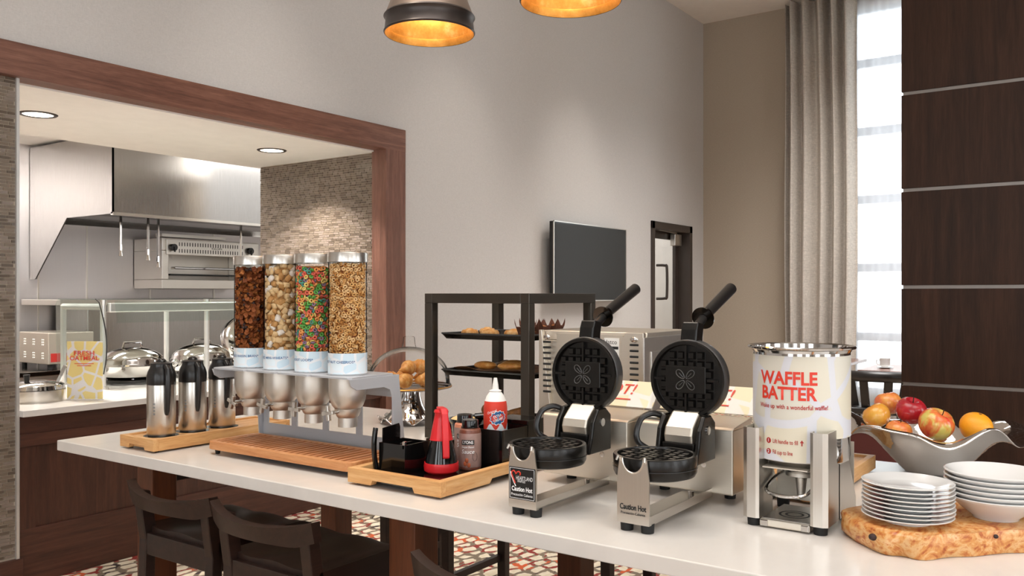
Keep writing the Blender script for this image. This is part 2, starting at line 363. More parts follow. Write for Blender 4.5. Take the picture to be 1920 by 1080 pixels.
# unseen walls round the camera; tall openings added for daylight and metal reflections
b = MB()
for y0, y1 in ((-6, -4.6), (-3.2, -1.8), (-.4, 1.0), (2.4, 4.7)): b.box(-5.2, -5, y0, y1, 0, CZ)
b.box(-5.2, -5, -6, 4.7, 0, .5).box(-5.2, -5, -6, 4.7, 4.2, CZ)
struct(b.build('wall_back', 'wallpaper'))
b = MB()
for x0, x1 in ((-5.2, -3.4), (-1.6, .2), (2.0, 3.8), (5.6, 11.2)): b.box(x0, x1, -6.2, -6, 0, CZ)
b.box(-5.2, 11.2, -6.2, -6, 0, .5).box(-5.2, 11.2, -6.2, -6, 4.2, CZ)
struct(b.build('wall_right', 'wallpaper'))
# trim round the serving opening
t1 = MB().box(-1.0, 5.06, WY - .035, WY + .12, 2.63, 2.805).build('trim_1', 'walnut', bevel=.003); struct(t1)
t2 = MB().box(4.84, 5.06, WY - .034, WY + .12, .0, 2.64).build('trim_2', 'walnut_up', bevel=.003); struct(t2)
struct(MB().box(5.06, 9.42, WY - .015, WY, 0, .15).build('baseboard_left', 'cabinet_wood_long'))
# tiled pillar left of the opening, tiled kitchen side wall
def tiles(name, parent, w, h, origin, ux, un, tw=.060, th=.0178, gap=.0036):
    """running-bond mosaic: real raised tiles joined into one part"""
    V = []; Fc = []; mi = []; row = 0; z = 0
    ux = Vector(ux); un = Vector(un); uz = Vector((0, 0, 1)); og = Vector(origin)
    while z < h:
        x = -random.random() * tw
        while x < w:
            a = max(0, x); c = min(w, x + tw - gap)
            if c - a > .006:
                d = .003 + random.random() * .0022; zt = min(h, z + th - gap); tilt = (random.random() - .5) * .0012
                o = len(V)
                for (p, q, e) in ((a, z, 0), (c, z, 0), (c, zt, 0), (a, zt, 0), (a, z, d + tilt), (c, z, d - tilt), (c, zt, d - tilt), (a, zt, d + tilt)):
                    V.append(og + ux * p + uz * q + un * e)
                Fc += [tuple(o + i for i in f) for f in ((4, 5, 6, 7), (0, 1, 5, 4), (1, 2, 6, 5), (2, 3, 7, 6), (3, 0, 4, 7))]
                mi += [random.choice((0, 1, 1, 2))] * 5
            x += tw
        z += th
    m = MB(); m.v = [tuple(v) for v in V]; m.f = Fc; m.m = mi
    o = m.build(name, ['tile_0', 'tile_1', 'tile_2'], parent, recalc=False); o['kind'] = 'stuff'; return o
pw = MB().box(1.0, 2.15, WY + .02, WY + .17, 0, 2.64).build('wall_pillar', 'grout'); struct(pw)
tiles('mosaic_tiles', pw, .75, 2.47, (1.40, WY + .02, .16), (1, 0, 0), (0, -1, 0))
pe = MB().box(2.15, 2.165, WY - .0, WY + .17, .15, 2.63).build('trim_3', 'metal_edge'); struct(pe)
struct(MB().box(1.0, 2.18, WY - .01, WY + .02, 0, .15).build('baseboard_pillar', 'cabinet_wood_long', bevel=.004))
tw = MB().box(4.87, 5.05, WY + .1, 6.15, 0, 2.65).build('wall_kitchen_side', 'grout'); struct(tw)
tiles('mosaic_tiles', tw, 1.38, 1.7, (4.87, WY + .11, .914), (0, 1, 0), (-1, 0, 0))
# kitchen shell
struct(MB().box(.5, 5.05, WY + .1, 6.22, 2.62, 2.9).build('ceiling_kitchen_soffit', 'kitchen_ceiling_paint'))
struct(MB().box(.5, 8, 6.0, 8.3, 2.86, 2.95).build('ceiling_kitchen', 'kitchen_ceiling_paint'))
struct(MB().box(.5, 8, 8.06, 8.2, 0, 2.9).build('wall_kitchen_back', 'wall_steel'))
struct(MB().box(.4, .5, WY + .1, 8.2, 0, 2.95).build('wall_kitchen_left', 'white_plaster'))
struct(MB().box(8, 8.1, WY + .1, 8.2, 0, 2.95).build('wall_kitchen_right', 'white_plaster'))
for k, xx in enumerate((4.35, 5.55)): pass
for xx in (3.9, 4.35, 5.0, 5.75, 6.5): MB().box(xx, xx + .012, 8.052, 8.06, .9, 2.2).build('panel_seam', 'brushed', bpy.data.objects['wall_kitchen_back'])
# corridor behind the glazed door
b = MB(); b.box(8.6, 8.7, WY + .16, 7.2, 0, 3.1).box(11.4, 11.5, WY + .16, 7.2, 0, 3.1).box(8.6, 11.5, 7.2, 7.3, 0, 3.1).box(8.6, 11.5, WY + .16, 7.2, 3.1, 3.2)
struct(b.build('wall_corridor', 'white_plaster'))
# ------------------------------------------------------------------ dark wood partition with silver joints
pn = MB().box(5.93, 6.16, -3.0, 1.158, 0, CZ).build('wall_partition', 'panel_wood'); struct(pn)
z0 = .949 - .612 * 2
for k in range(9):
    a = max(0, z0 + .011); c = min(CZ, z0 + .612 - .011)
    if c > a:
        MB().box(5.90, 5.932, -3.0, 1.168, a, c).build('wood_panel', 'panel_wood', pn, bevel=.002)
        if z0 > 0: MB().box(5.912, 5.931, -3.0, 1.16, z0 - .011, z0 + .011).build('joint_strip', 'joint_metal', pn)
    z0 += .612
# ------------------------------------------------------------------ corridor door with frame
dr = MB().box(9.42, 9.50, WY - .02, WY + .2, 0, 2.40).box(10.52, 10.60, WY - .02, WY + .2, 0, 2.40).box(9.42, 10.60, WY - .02, WY + .2, 2.31, 2.40).build('door_1', 'door_dark', bevel=.003); struct(dr)
lf = MB().box(9.50, 9.58, WY + .15, WY + .19, .02, 2.31).box(10.44, 10.52, WY + .15, WY + .19, .02, 2.31).box(9.58, 10.44, WY + .15, WY + .19, 2.22, 2.31).box(9.58, 10.44, WY + .15, WY + .19, .02, .25).build('door_leaf', 'door_dark', dr)
MB().box(9.58, 10.44, WY + .165, WY + .175, .25, 2.22).build('door_pane', 'clear_glass', lf)
MB().tube(spline([(9.91, WY + .16, 1.46), (9.91, WY + .05, 1.465), (9.91, WY + .02, 1.50), (9.91, WY + .02, 1.84), (9.91, WY + .05, 1.875), (9.91, WY + .16, 1.88)], 4), .017, 10).build('pull_handle', 'door_dark', lf, smooth=True)
cl = MB().box(10.24, 10.44, WY + .06, WY + .13, 2.14, 2.29).build('door_closer', 'brushed', lf, bevel=.006)
MB().bar((10.30, WY + .08, 2.30), (9.75, WY + .05, 2.32), .03, .02).build('closer_arm', 'brushed', cl)
# ------------------------------------------------------------------ television on the left wall
tv = thing('television', 'large flat black television mounted on the pale left wall', 'television', (7.82, WY - .1, 1.84))
MB().box(-.74, .74, -.02, .03, -.39, .39).build('housing', 'tv_bezel', tv, bevel=.004)
MB().box(-.72, .72, -.024, -.019, -.37, .37).build('screen', 'tv_black', tv)
f_ = MB(); f_.box(-.745, .745, -.026, -.015, .384, .394).box(-.745, .745, -.026, -.015, -.394, -.384).box(-.745, -.735, -.026, -.015, -.394, .394).box(.735, .745, -.026, -.015, -.394, .394)
f_.build('silver_edge', 'brushed', tv); MB().box(-.2, .2, .03, .096, -.2, .2).build('wall_bracket', 'tv_bezel', tv)
# ------------------------------------------------------------------ curtains
def curtain(fn, name, mat, label, cat, nu, solid):
    o = MB().grid(fn, nu, 6).build(name, mat, None, smooth=True, solid=solid); return tag(o, label, cat)
def heavy(u, v):
    y = 3.46 - u * .78 + .02 * math.sin(3 * u + 5 * v); k = math.sin(u * 2 * PI * 5.2 + .6 * math.sin(7 * u)) * (.07 + .02 * v); k += .02 * math.sin(u * 41)
    return (10.80 + k, y - .10 * v * u * u + .05 * v, .02 + v * 5.12)
curtain(heavy, 'curtain', 'curtain_cloth', 'floor-length taupe linen curtain hanging in folds beside the tall window', 'curtain', 160, .004)
curtain(lambda u, v: (10.93 + .025 * math.sin(u * 2 * PI * 15), 2.86 - u * 2.5, .02 + v * 5.1), 'sheer_curtain', 'sheer_cloth', 'sheer white net curtain covering the bright tall window', 'curtain', 220, 0)
# ------------------------------------------------------------------ kitchen
hd = thing('extraction_hood', 'big stainless steel extraction hood over the kitchen line', 'extractor hood', (3.83, 6.69, 2.17))
b = MB(); b.box(0, 3.4, 0, .012, 0, .66).build('front_panel', 'hood_steel', hd)
MB().prism([(0, 0), (0, .66), (1.36, .66), (1.36, -.52), (1.27, -.52), (.72, 0)], 'x', 0, .012).build('side_panel', 'hood_steel', hd)
MB().box(.012, 3.4, .012, 1.36, .10, .112).build('underside', 'dark_chrome', hd)
MB().box(.012, 3.4, 1.30, 1.36, -.01, .05).build('grease_trough', 'chrome', hd)
MB().box(0, 3.4, -.006, .03, -.012, .012).build('lip', 'brushed_x', hd)
MB().box(0, 3.4, -.0, .02, .63, .66).build('top_flange', 'brushed_x', hd)
for px_, py_, L in ((.36, .5, .33), (.62, .5, .36), (.72, .5, .42), (1.62, .5, .5)):
    nz = MB().cyl((px_, py_, .11), (px_, py_, .11 - L), .012, n=10).build('suppression_pipe', 'chrome', hd, smooth=True)
    MB().cyl((px_, py_, .11 - L), (px_, py_, .06 - L), .017, n=8).cyl((px_, py_, .065 - L), (px_, py_, .01 - L), .01, .02, n=10).build('nozzle', 'chrome', nz, smooth=True)
br = thing('salamander_broiler', 'wall-mounted stainless steel broiler with slotted top band under the hood', 'broiler', (4.83, 7.55, 1.57))
b = MB(); b.box(0, 1.12, .02, .5, .37, .49).box(0, 1.12, .02, .5, 0, .09).box(0, .07, .02, .5, .09, .37).box(1.05, 1.12, .02, .5, .09, .37).box(.07, 1.05, .42, .5, .09, .37).build('housing', 'brushed_x', br, bevel=.004)
fb = MB().box(.04, 1.12, 0, .02, .33, .48).build('slotted_band', 'brushed_x', br, bevel=.003)
for r_ in (.435, .37):
    for k in range(26): MB().box(.17 + k * .0295, .178 + k * .0295, -.002, .004, r_ - .018, r_ + .018).build('slot', 'black_print', fb)
text('maker_name', 'VULCAN', .032, 'black_print', fb, lambda u, v, h: (.6 + u, -h, .405 + v), .01)
for xx in (.1, 1.0):
    k = MB().cyl((xx, 0, .40), (xx, -.035, .40), .034, n=18).box(xx - .006, xx + .006, -.045, -.03, .355, .405).build('knob', 'black_plastic', br, smooth=True)
MB().tube([(.09, -.0, .20), (.09, -.05, .20), (1.03, -.05, .20), (1.03, 0, .20)], .012, 8).build('grip_bar', 'chrome', br, smooth=True)
MB().box(.1, 1.02, .03, .4, .135, .145).build('grill_rack', 'black_plastic', br)
MB().box(-.02, .7, -.01, .1, .5, .53).build('top_rail', 'brushed_x', br)
MB().box(.88, .98, -.002, .003, .02, .07).build('rating_label', 'paper_white', br)
wt = thing('work_table', 'short steel work table with dark top under the square toaster in the kitchen', 'work table', (3.0, 7.05, 0))
MB().box(0, 1.0, 0, .95, .86, .90).build('top', 'dark_chrome', wt, bevel=.004); MB().box(0, 1.0, .03, .95, .0, .86).build('body', 'brushed_x', wt)
rg = thing('cooking_range', 'long steel cooking range with high back shelf under the broiler', 'cooking range', (4.03, 7.05, 0))
MB().box(0, 3.4, .03, .95, 0, .86).build('body', 'brushed_x', rg); MB().box(0, 3.4, 0, .95, .86, .90).build('hob', 'dark_chrome', rg, bevel=.004)
MB().box(0, 3.4, .4, .95, .9, 1.42).build('range_back', 'hood_steel', rg, bevel=.01); MB().box(-.3, 3.4, .28, .95, 1.42, 1.47).build('back_shelf', 'brushed_x', rg, bevel=.004)
ts = thing('conveyor_toaster', 'square steel toaster with punched air holes behind the glass guard', 'toaster', (3.55, 7.16, .90))
MB().box(0, .38, 0, .49, .04, .30).build('housing', 'brushed_y', ts, bevel=.006)
hp = MB()
for gy in (.09, .24, .39):
    for gz in (.22, .11):
        for dz in (-.02, 0, .02):
            for dy in (-.011, .011): hp.cyl((-.003, gy + dy, gz + dz), (.001, gy + dy, gz + dz), .006, n=8)
hp.build('air_holes', 'paper_white', ts)['kind'] = 'stuff'
MB().box(.02, .3, -.003, .001, .06, .13).build('red_label', 'dark_red_print', ts)
for xx in (.03, .35):
    for yy in (.03, .46): MB().cyl((xx, yy, 0), (xx, yy, .045), .02, n=10).build('foot', 'black_rubber', ts)
# serving counter: cabinet and worktop
cb = thing('serving_cabinet', 'dark walnut panelled cabinet under the kitchen serving counter', 'cabinet', (2.17, 4.68, 0))
MB().box(0, 2.67, .02, 1.2, 0, .88).build('body', 'cabinet_wood', cb)
MB().box(0, 2.67, 0, .02, .78, .88).build('top_rail', 'cabinet_wood_long', cb, bevel=.002); MB().box(0, 2.67, -.012, .02, .72, .785).build('middle_rail', 'cabinet_wood_long', cb, bevel=.003)
MB().box(0, 2.67, -.004, .02, 0, .29).build('bottom_rail', 'cabinet_wood_long', cb, bevel=.004)
for k in range(4):
    x0 = k * .735
    MB().box(x0, x0 + .085, -.002, .02, .28, .73).build('stile', 'cabinet_wood', cb, bevel=.002)
for k in range(4): MB().box(.085 + k * .735, min(2.67, .735 + k * .735), .012, .022, .29, .73).build('panel', 'cabinet_wood', cb)
tag(MB().box(2.166, 4.84, 4.625, 5.95, .88, .914).build('serving_worktop', 'quartz', bevel=.003), 'white stone worktop of the kitchen serving counter', 'worktop')
# recessed downlights
for k, (xx, yy, lb) in enumerate(((2.64, 5.45, 'round recessed downlight in the soffit nearest the tiled pillar'), (4.34, 5.35, 'round recessed downlight in the soffit near the tiled side wall'))):
    d = thing('downlight', lb, 'ceiling light', (xx, yy, 2.62), group='kitchen soffit downlights')
    MB().lathe([(.085, .0), (.088, -.006), (.105, -.006), (.112, 0)], 32).build('trim_ring', 'bronze', d, smooth=True)
    MB().lathe([(0, -.001), (.086, -.002)], 28).build('lens', 'lamp_glow', d)
    s_ = spot('downlight_beam', (xx, yy, 2.60), (xx + .02, yy - .02, 0), 80 + 25 * k, 120, .5, (1, .95, .89))
# glass sneeze guard
gd = thing('sneeze_guard', 'glass sneeze guard on white posts over the chafing dishes', 'sneeze guard', (2.97, 5.3, .914))
for (xx, yy) in ((0, .49), (0, 0), (.76, 0), (1.6, 0), (.76, .49), (1.6, .49)):
    p = MB().cyl((xx, yy, 0), (xx, yy, .53), .018, n=14).build('post', 'metal_edge', gd, smooth=True)
    MB().cyl((xx, yy, 0), (xx, yy, .012), .035, n=16).build('base_flange', 'brushed', p, smooth=True)
MB().box(-.02, 1.8, -.06, .52, .565, .573).build('top_pane', 'guard_glass', gd)
MB().box(.02, 1.8, -.045, .03, .485, .545).build('light_bar', 'metal_edge', gd, bevel=.008)
MB().prism([(-.07, .56), (-.10, .42), (-.094, .42), (-.062, .56)], 'x', .04, 1.8).build('front_pane', 'guard_glass', gd)
pp = [(.5, .1), (.52, .53), (.48, .57), (.02, .57)] + [(-.02 - .09 * math.sin(t / 8 * PI * .8), .55 - .45 * t / 8) for t in range(9)]
MB().prism(pp, 'x', -.04, -.034).build('side_pane', 'guard_glass', gd)
MB().tube([(-.037, p[0], p[1]) for p in pp[3:]], .004, 6).build('pane_edge', 'black_plastic', gd, smooth=True)
MB().tube([(0, .49, .52), (0, 0, .52)], .02, 10).build('end_bar', 'metal_edge', gd, smooth=True)
for xx in (.0, .76, 1.6): MB().cyl((xx, 0, .53), (xx, 0, .567), .024, n=12).build('clamp', 'brushed', gd, smooth=True)
# chafing dishes
def chafer(loc, label, opened):
    c = thing('chafing_dish', label, 'chafing dish', loc, group='round chafing dishes on the serving counter')
    MB().lathe([(0, .012), (.2, .012), (.205, .03), (.19, .035), (0, .035)], 32).build('base_tray', 'black_gloss', c, smooth=True)
    MB().lathe([(.15, .03), (.185, .05), (.20, .12), (.215, .125), (.215, .135), (.19, .135), (.18, .06), (0, .05)], 36).build('pan', 'chrome', c, smooth=True)
    pr = [(.205 * math.cos(t / 9 * PI / 2), .105 * math.sin(t / 9 * PI / 2)) for t in range(10)]
    l = MB().lathe([(.21, -.01)] + pr, 36).build('lid', 'chrome', c, smooth=True)
    l.location = (0, 0, .14)
    if opened: l.location = (.02, .17, .245); l.rotation_euler = (math.radians(62), 0, math.radians(-25))
    MB().tube([(-.07, 0, .10), (-.06, 0, .135), (.06, 0, .135), (.07, 0, .10)], .009, 8).build('lid_handle', 'chrome', l, smooth=True)
    for s in (-1, 1): MB().ball((s * .21, 0, .11), (.035, .03, .03), 12, 8).build('hinge', 'chrome', c, smooth=True)
    for t in range(3): MB().cyl((.15 * math.cos(t * 2.1), .15 * math.sin(t * 2.1), .004), (.16 * math.cos(t * 2.1), .16 * math.sin(t * 2.1), .06), .012, n=8).build('leg', 'chrome', c)
chafer((3.30, 5.52, .914), 'polished steel chafing dish with closed lid nearest the oatmeal sign', False)
chafer((3.86, 5.55, .914), 'polished steel chafing dish with closed lid behind the tall flasks', False)
chafer((4.42, 5.60, .914), 'polished steel chafing dish with its lid swung open beside the cereal hoppers', True)
# oatmeal kettle, ladle, sign
kt = thing('soup_kettle', 'low round steel kettle with lid on the serving counter by the pillar', 'kettle', (2.42, 5.02, .914))
MB().lathe([(.0, 0), (.148, 0), (.152, .05), (.152, .065), (.14, .07)], 40).build('bowl', 'brushed', kt, smooth=True)
kl = MB().lathe([(.15, .068), (.145, .09), (.12, .105), (.06, .112), (0, .113)], 40).build('lid', 'chrome', kt, smooth=True)
MB().cyl((-.05, 0, .11), (-.05, 0, .15), .012, .018, n=12).build('lid_knob', 'black_plastic', kl, smooth=True)
tag(MB().tube([(2.50, 4.95, 1.0), (2.52, 4.94, 1.05), (2.545, 4.94, 1.105), (2.56, 4.94, 1.10)], [.012, .012, .014, .012], 4).build('ladle', 'chrome', smooth=False), 'steel ladle handle sticking out of the round kettle', 'ladle')
sg = thing('oatmeal_sign', 'upright yellow and white sign card reading FRESH OATMEAL', 'sign', (2.60, 4.83, .914), HEAD - PI / 2)
MB().box(-.10, .10, -.004, .004, .006, .333).build('card', 'oatmeal_card', sg); MB().box(-.104, .104, -.008, .03, 0, .007).build('holder_base', 'acrylic', sg); MB().box(-.104, .104, -.008, -.005, .0, .338).build('holder_front', 'acrylic', sg)
fs = lambda z_: (lambda u, v, h: (u, -.0092 - h, z_ + v))
for s_, z_, wd, sz in (('FRESH', .265, .115, .036), ('OATMEAL', .237, .165, .036)): text('lettering', s_, sz, 'red_print', sg, fs(z_), .012, width=wd)
for z_, hw in ((.207, .055), (.195, .04)): MB().box(-hw, hw, -.0098, -.0092, z_ - .0018, z_ + .0018).build('small_print', 'red_print', sg)
# ------------------------------------------------------------------ island
C = .914
tag(MB().box(1.815, 3.31, -1.1, 3.59, C - .042, C).build('island_countertop', 'quartz', bevel=.003), 'long white stone countertop of the breakfast island', 'countertop')
ib = thing('island_trestle', 'dark wooden post-and-rail trestle under the white island countertop', 'table base', (0, 0, 0))
for xx in (2.0, 2.99):
    for yy in (3.20, 1.79, .38, -1.0): MB().box(xx, xx + .11, yy, yy + .11, 0, C - .042).build('post', 'post_wood', ib, bevel=.003)
for yy in (3.20, 1.79, .38, -1.0): MB().box(2.11, 2.99, yy + .02, yy + .09, .74, C - .042).build('cross_rail', 'stool_wood', ib)
for xx in (3.02,): MB().box(xx, xx + .05, -.9, 3.2, .76, C - .042).build('side_rail', 'stool_wood', ib)
# stools
def stool(label, loc, rz):
    c = thing('counter_stool', label, 'stool', loc, rz, group='dark wooden counter stools round the island')
    def sz(u, v):
        x = -.2 + .42 * u; y = (v - .5) * .45
        return x, y, .645 - .016 * math.cos((v - .5) * PI * 1.0) ** 2 * math.sin(min(1, u * 1.25) * PI) - (.018 * max(0, (u - .82) / .18) ** 2) + .008 * math.cos((v - .5) * 4 * PI) * .5
    m = MB(); nu, nv = 14, 16
    top = [sz(i / nu, j / nv) for j in range(nv + 1) for i in range(nu + 1)]; n = len(top)
    bot = [(p[0], p[1], .605) for p in top]
    fs = [(j * (nu + 1) + i, j * (nu + 1) + i + 1, (j + 1) * (nu + 1) + i + 1, (j + 1) * (nu + 1) + i) for j in range(nv) for i in range(nu)]
    side = [i for i in range(nu + 1)] + [j * (nu + 1) + nu for j in range(1, nv + 1)] + [nv * (nu + 1) + i for i in range(nu - 1, -1, -1)] + [j * (nu + 1) for j in range(nv - 1, 0, -1)]
    fs2 = fs + [tuple(i + n for i in f) for f in fs] + [(a, b_, b_ + n, a + n) for a, b_ in zip(side, side[1:] + side[:1])]
    m.add(top + bot, fs2); m.build('seat', 'stool_wood', c, smooth=True)
    a = MB().box(-.19, .2, -.205, -.175, .54, .605).box(-.19, .2, .175, .205, .54, .605).box(.17, .2, -.19, .19, .54, .605).build('apron', 'stool_wood', c)
    MB().box(-.222, -.18, -.18, .18, .545, .625).build('rear_apron', 'stool_wood', c, bevel=.003)
    for s in (-1, 1):
        y0, y1 = (s * .225, s * .18)
        MB().prism([(-.225, 0), (-.19, 0), (-.185, .55), (-.18, .63), (-.19, .70), (-.205, .78), (-.25, .79), (-.24, .70), (-.225, .60), (-.23, .45)], 'y', y0, y1).build('rear_leg', 'stool_wood', c, bevel=.004)
        MB().prism([(.165, 0), (.2, 0), (.21, .605), (.165, .605)], 'y', s * .205, s * .165).build('front_leg', 'stool_wood', c, bevel=.003)
        MB().box(-.2, .18, s * .19 - .012, s * .19 + .012, .25, .28).build('side_stretcher', 'stool_wood', c)
    MB().box(.172, .196, -.17, .17, .18, .215).build('footrest', 'stool_wood', c)
    m = MB(); N = 18; P = []
    for i in range(N + 1):
        t = i / N * 2 - 1; y = t * .25; bow = -.055 * (1 - t * t); top_ = .812 - .022 * (1 - t * t) + .008 * t ** 4; bt = .735 + .004 * (1 - t * t) + .02 * max(0, abs(t) - .75) / .25
        x0 = -.245 + bow; P.append([(x0, y, bt), (x0 + .03, y, bt), (x0 + .022, y, top_), (x0 - .014, y, top_)])
    v = [p for q in P for p in q]; f = [(0, 1, 2, 3), tuple(N * 4 + k for k in (3, 2, 1, 0))]
    for i in range(N): f += [(i * 4 + k, i * 4 + (k + 1) % 4, i * 4 + 4 + (k + 1) % 4, i * 4 + 4 + k) for k in range(4)]
    m.add(v, f).build('back_rail', 'stool_wood', c, smooth=True)
    return c
st = stool('dark wooden stool at the far left end of the island, facing the kitchen side', (2.06, 2.80, 0), 0)
st['label'] = 'dark wooden low-back stool nearest the left end of the island, near side'
dup(st, 'dark wooden low-back stool under the slatted cereal tray, second from the left end', (2.04, 2.265, 0), 0)
dup(st, 'dark wooden low-back stool under the waffle makers, right of the brown post', (2.0, 1.325, 0), 0)
dup(st, 'dark wooden stool on the far side of the island beyond the left stool', (3.12, 2.62, 0), PI)
dup(st, 'dark wooden stool on the far side of the island beyond the brown post', (3.12, 1.45, 0), PI)
# ------------------------------------------------------------------ pendant lamps
def pendant(loc, label):
    p = thing('pendant_lamp', label, 'pendant lamp', loc, group='bronze pendant lamps over the island')
    MB().lathe([(.172, 0), (.176, .006), (.172, .012), (.168, .05), (.172, .058), (.176, .064), (.172, .07)], 48).build('rim_band', 'bronze', p, smooth=True)
    MB().lathe([(.170, .068), (.150, .12), (.128, .20), (.12, .26), (.10, .30), (.05, .325), (.02, .33)], 48).build('shade', 'aged_bronze', p, smooth=True)
    MB().lathe([(.171, .001), (.164, .02), (.163, .028), (.166, .03), (.160, .05), (.142, .12), (.12, .20), (.112, .26), (.09, .295), (.0, .315)], 48).build('gold_lining', 'gold_leaf', p, smooth=True)
    MB().cyl((0, 0, .33), (0, 0, .40), .022, .016, n=16).build('cap', 'bronze', p, smooth=True); MB().cyl((0, 0, .40), (0, 0, CZ - loc[2] - .02), .005, n=8).build('cord', 'black_plastic', p)
    MB().cyl((0, 0, CZ - loc[2] - .025), (0, 0, CZ - loc[2]), .06, n=24).build('ceiling_rose', 'bronze', p, smooth=True)
    bl = MB().ball((0, 0, .2), .035, 16, 10).cyl((0, 0, .23), (0, 0, .3), .016, n=12).build('bulb', 'lamp_glow', p, smooth=True)
    d = bpy.data.lights.new('pendant_light', 'POINT'); d.energy = 2.6; d.color = (1, .86, .66); d.shadow_soft_size = .04
    l = bpy.data.objects.new('pendant_light', d); COL.objects.link(l); l.location = (loc[0], loc[1], loc[2] + .13)
pendant((2.53, 2.19, 2.515), 'bronze pendant lamp with gold lining, the left one showing its dark rim band')
pendant((2.53, 1.553, 2.515), 'gold-lined pendant lamp cut off by the top edge, the right one')
# ------------------------------------------------------------------ thermal flasks on their wooden tray
def wood_tray(label, x0, x1, y0, y1, h=.045, notch='x', wallt=.022, foot=.007):
    t = thing('wooden_tray', label, 'tray', (0, 0, 0)); t.location = (x0, y0, C); X = x1 - x0; Y = y1 - y0; z0 = foot
    w2 = wallt
    for k, yy in enumerate((0, Y - w2)):
        if notch == 'y' and k == 0:
            MB().prism([(w2, z0), (X * .38, z0), (X * .40, z0 + .014), (X * .62, z0 + .014), (X * .64, z0), (X - w2, z0), (X - w2, z0 + h), (w2, z0 + h)], 'y', yy, yy + w2).build('long_side', 'oak_tray', t, bevel=.0015)
        else: MB().box(w2, X - w2, yy, yy + w2, z0, z0 + h).build('long_side', 'oak_tray', t, bevel=.0015)
    for k, xx in enumerate((0, X - w2)):
        MB().prism([(0, z0), (Y * .27, z0), (Y * .29, z0 + .016), (Y * .72, z0 + .016), (Y * .74, z0), (Y, z0), (Y, z0 + h), (0, z0 + h)], 'x', xx, xx + w2).build('end_board', 'oak_tray_y', t, bevel=.0015)
    for xx in (.02, X - .035):
        for yy in (.02, Y - .035): MB().box(xx, xx + .015, yy, yy + .015, 0, z0 + .004).build('foot', 'black_rubber', t)
    return t
tr = wood_tray('light oak tray carrying the steel coffee flasks at the left end', 1.87, 2.52, 2.985, 3.215)
q = MB(); q.box(.022, .628, .022, .208, .010, .046)
q.build('insert', 'oak_tray', tr)
for xx in (.105, .245, .385): MB().lathe([(0, .0462), (.066, .0462)], 32).build('recess_ring', 'black_gloss', tr).location = (xx, .115, 0)
fl0 = None
def flask(label, loc, rz):
    a = thing('thermal_flask', label, 'flask', loc, rz, group='steel flasks on the oak tray')
    MB().lathe([(0, 0), (.05, 0), (.054, .006), (.054, .198), (.0525, .203)], 40).build('body', 'brushed', a, smooth=True)
    MB().lathe([(.0535, .2), (.0545, .205), (.0545, .235), (.05, .252), (.043, .265), (.0405, .275), (.041, .283), (.030, .288), (0, .288)], 40).build('lid', 'black_plastic', a, smooth=True)
    MB().ball((0, 0, .286), (.024, .02, .017), 16, 8).build('push_button', 'black_gloss', a, smooth=True)
    MB().tube([(.035, 0, .272), (.056, 0, .272), (.068, 0, .262), (.073, 0, .22), (.069, 0, .16), (.063, 0, .10), (.059, 0, .085)], [.009, .0105, .011, .0115, .011, .009, .006], 10).build('handle', 'black_plastic', a, smooth=True)
    for k_ in range(4): MB().add([on_cyl(.0542, -.85, .085 + k_ * .013)(u, v, .0002) for u, v in ((-.004, 0), (.004, 0), (.004, .007), (-.004, .007))], [(0, 1, 2, 3)]).build('print_mark', 'grey_print', a)
    return a
fl0 = flask('steel thermal flask with black handle, leftmost on the oak tray', (1.975, 3.10, C + .0465), PI + 1.35)
dup(fl0, 'steel thermal flask with black handle, middle one on the oak tray', (2.115, 3.10, C + .0465), PI + 1.3)
dup(fl0, 'steel thermal flask with black handle, partly behind the cereal stand', (2.255, 3.10, C + .0465), PI + 1.25)
# ------------------------------------------------------------------ slatted tray
sl = thing('slatted_tray', 'reddish bamboo slatted crumb tray under the cereal hoppers', 'tray', (1.985, 2.06, C))
def rrect(x0, x1, y0, y1, r, n=5):
    P = []
    for cx_, cy_, a0 in ((x1 - r, y1 - r, 0), (x0 + r, y1 - r, PI / 2), (x0 + r, y0 + r, PI), (x1 - r, y0 + r, 1.5 * PI)):
        P += [(cx_ + r * math.cos(a0 + i / n * PI / 2), cy_ + r * math.sin(a0 + i / n * PI / 2)) for i in range(n + 1)]
    return P
m = MB(); o_ = rrect(0, .235, 0, .765, .03); i_ = rrect(.022, .213, .022, .743, .018); n = len(o_)
v = [(p[0], p[1], z) for z in (.02, .050) for p in o_] + [(p[0], p[1], z) for z in (.02, .050) for p in i_]
f = []
for k in range(n):
    j = (k + 1) % n; f += [(k, j, n + j, n + k), (2 * n + k, 3 * n + k, 3 * n + j, 2 * n + j), (n + k, n + j, 3 * n + j, 3 * n + k), (k, 2 * n + k, 2 * n + j, j)]
m.add(v, f).build('frame', 'slat_frame_wood', sl, bevel=.002)
slm = MB().box(.02, .215, 0, .0145, .030, .049).build('slat', 'slat_wood', sl, bevel=.0015); slm.location = (0, .036, 0)
for k in range(1, 22): d = slm.copy(); COL.objects.link(d); d.parent = sl; d.location = (0, .036 + k * .0325, 0)
MB().box(.02, .215, .02, .745, .016, .022).build('drip_base', 'stool_wood', sl)
for xx in (.03, .205):
    for yy in (.03, .735): MB().cyl((xx, yy, 0), (xx, yy, .022), .008, .012, n=10).build('foot', 'black_rubber', sl)
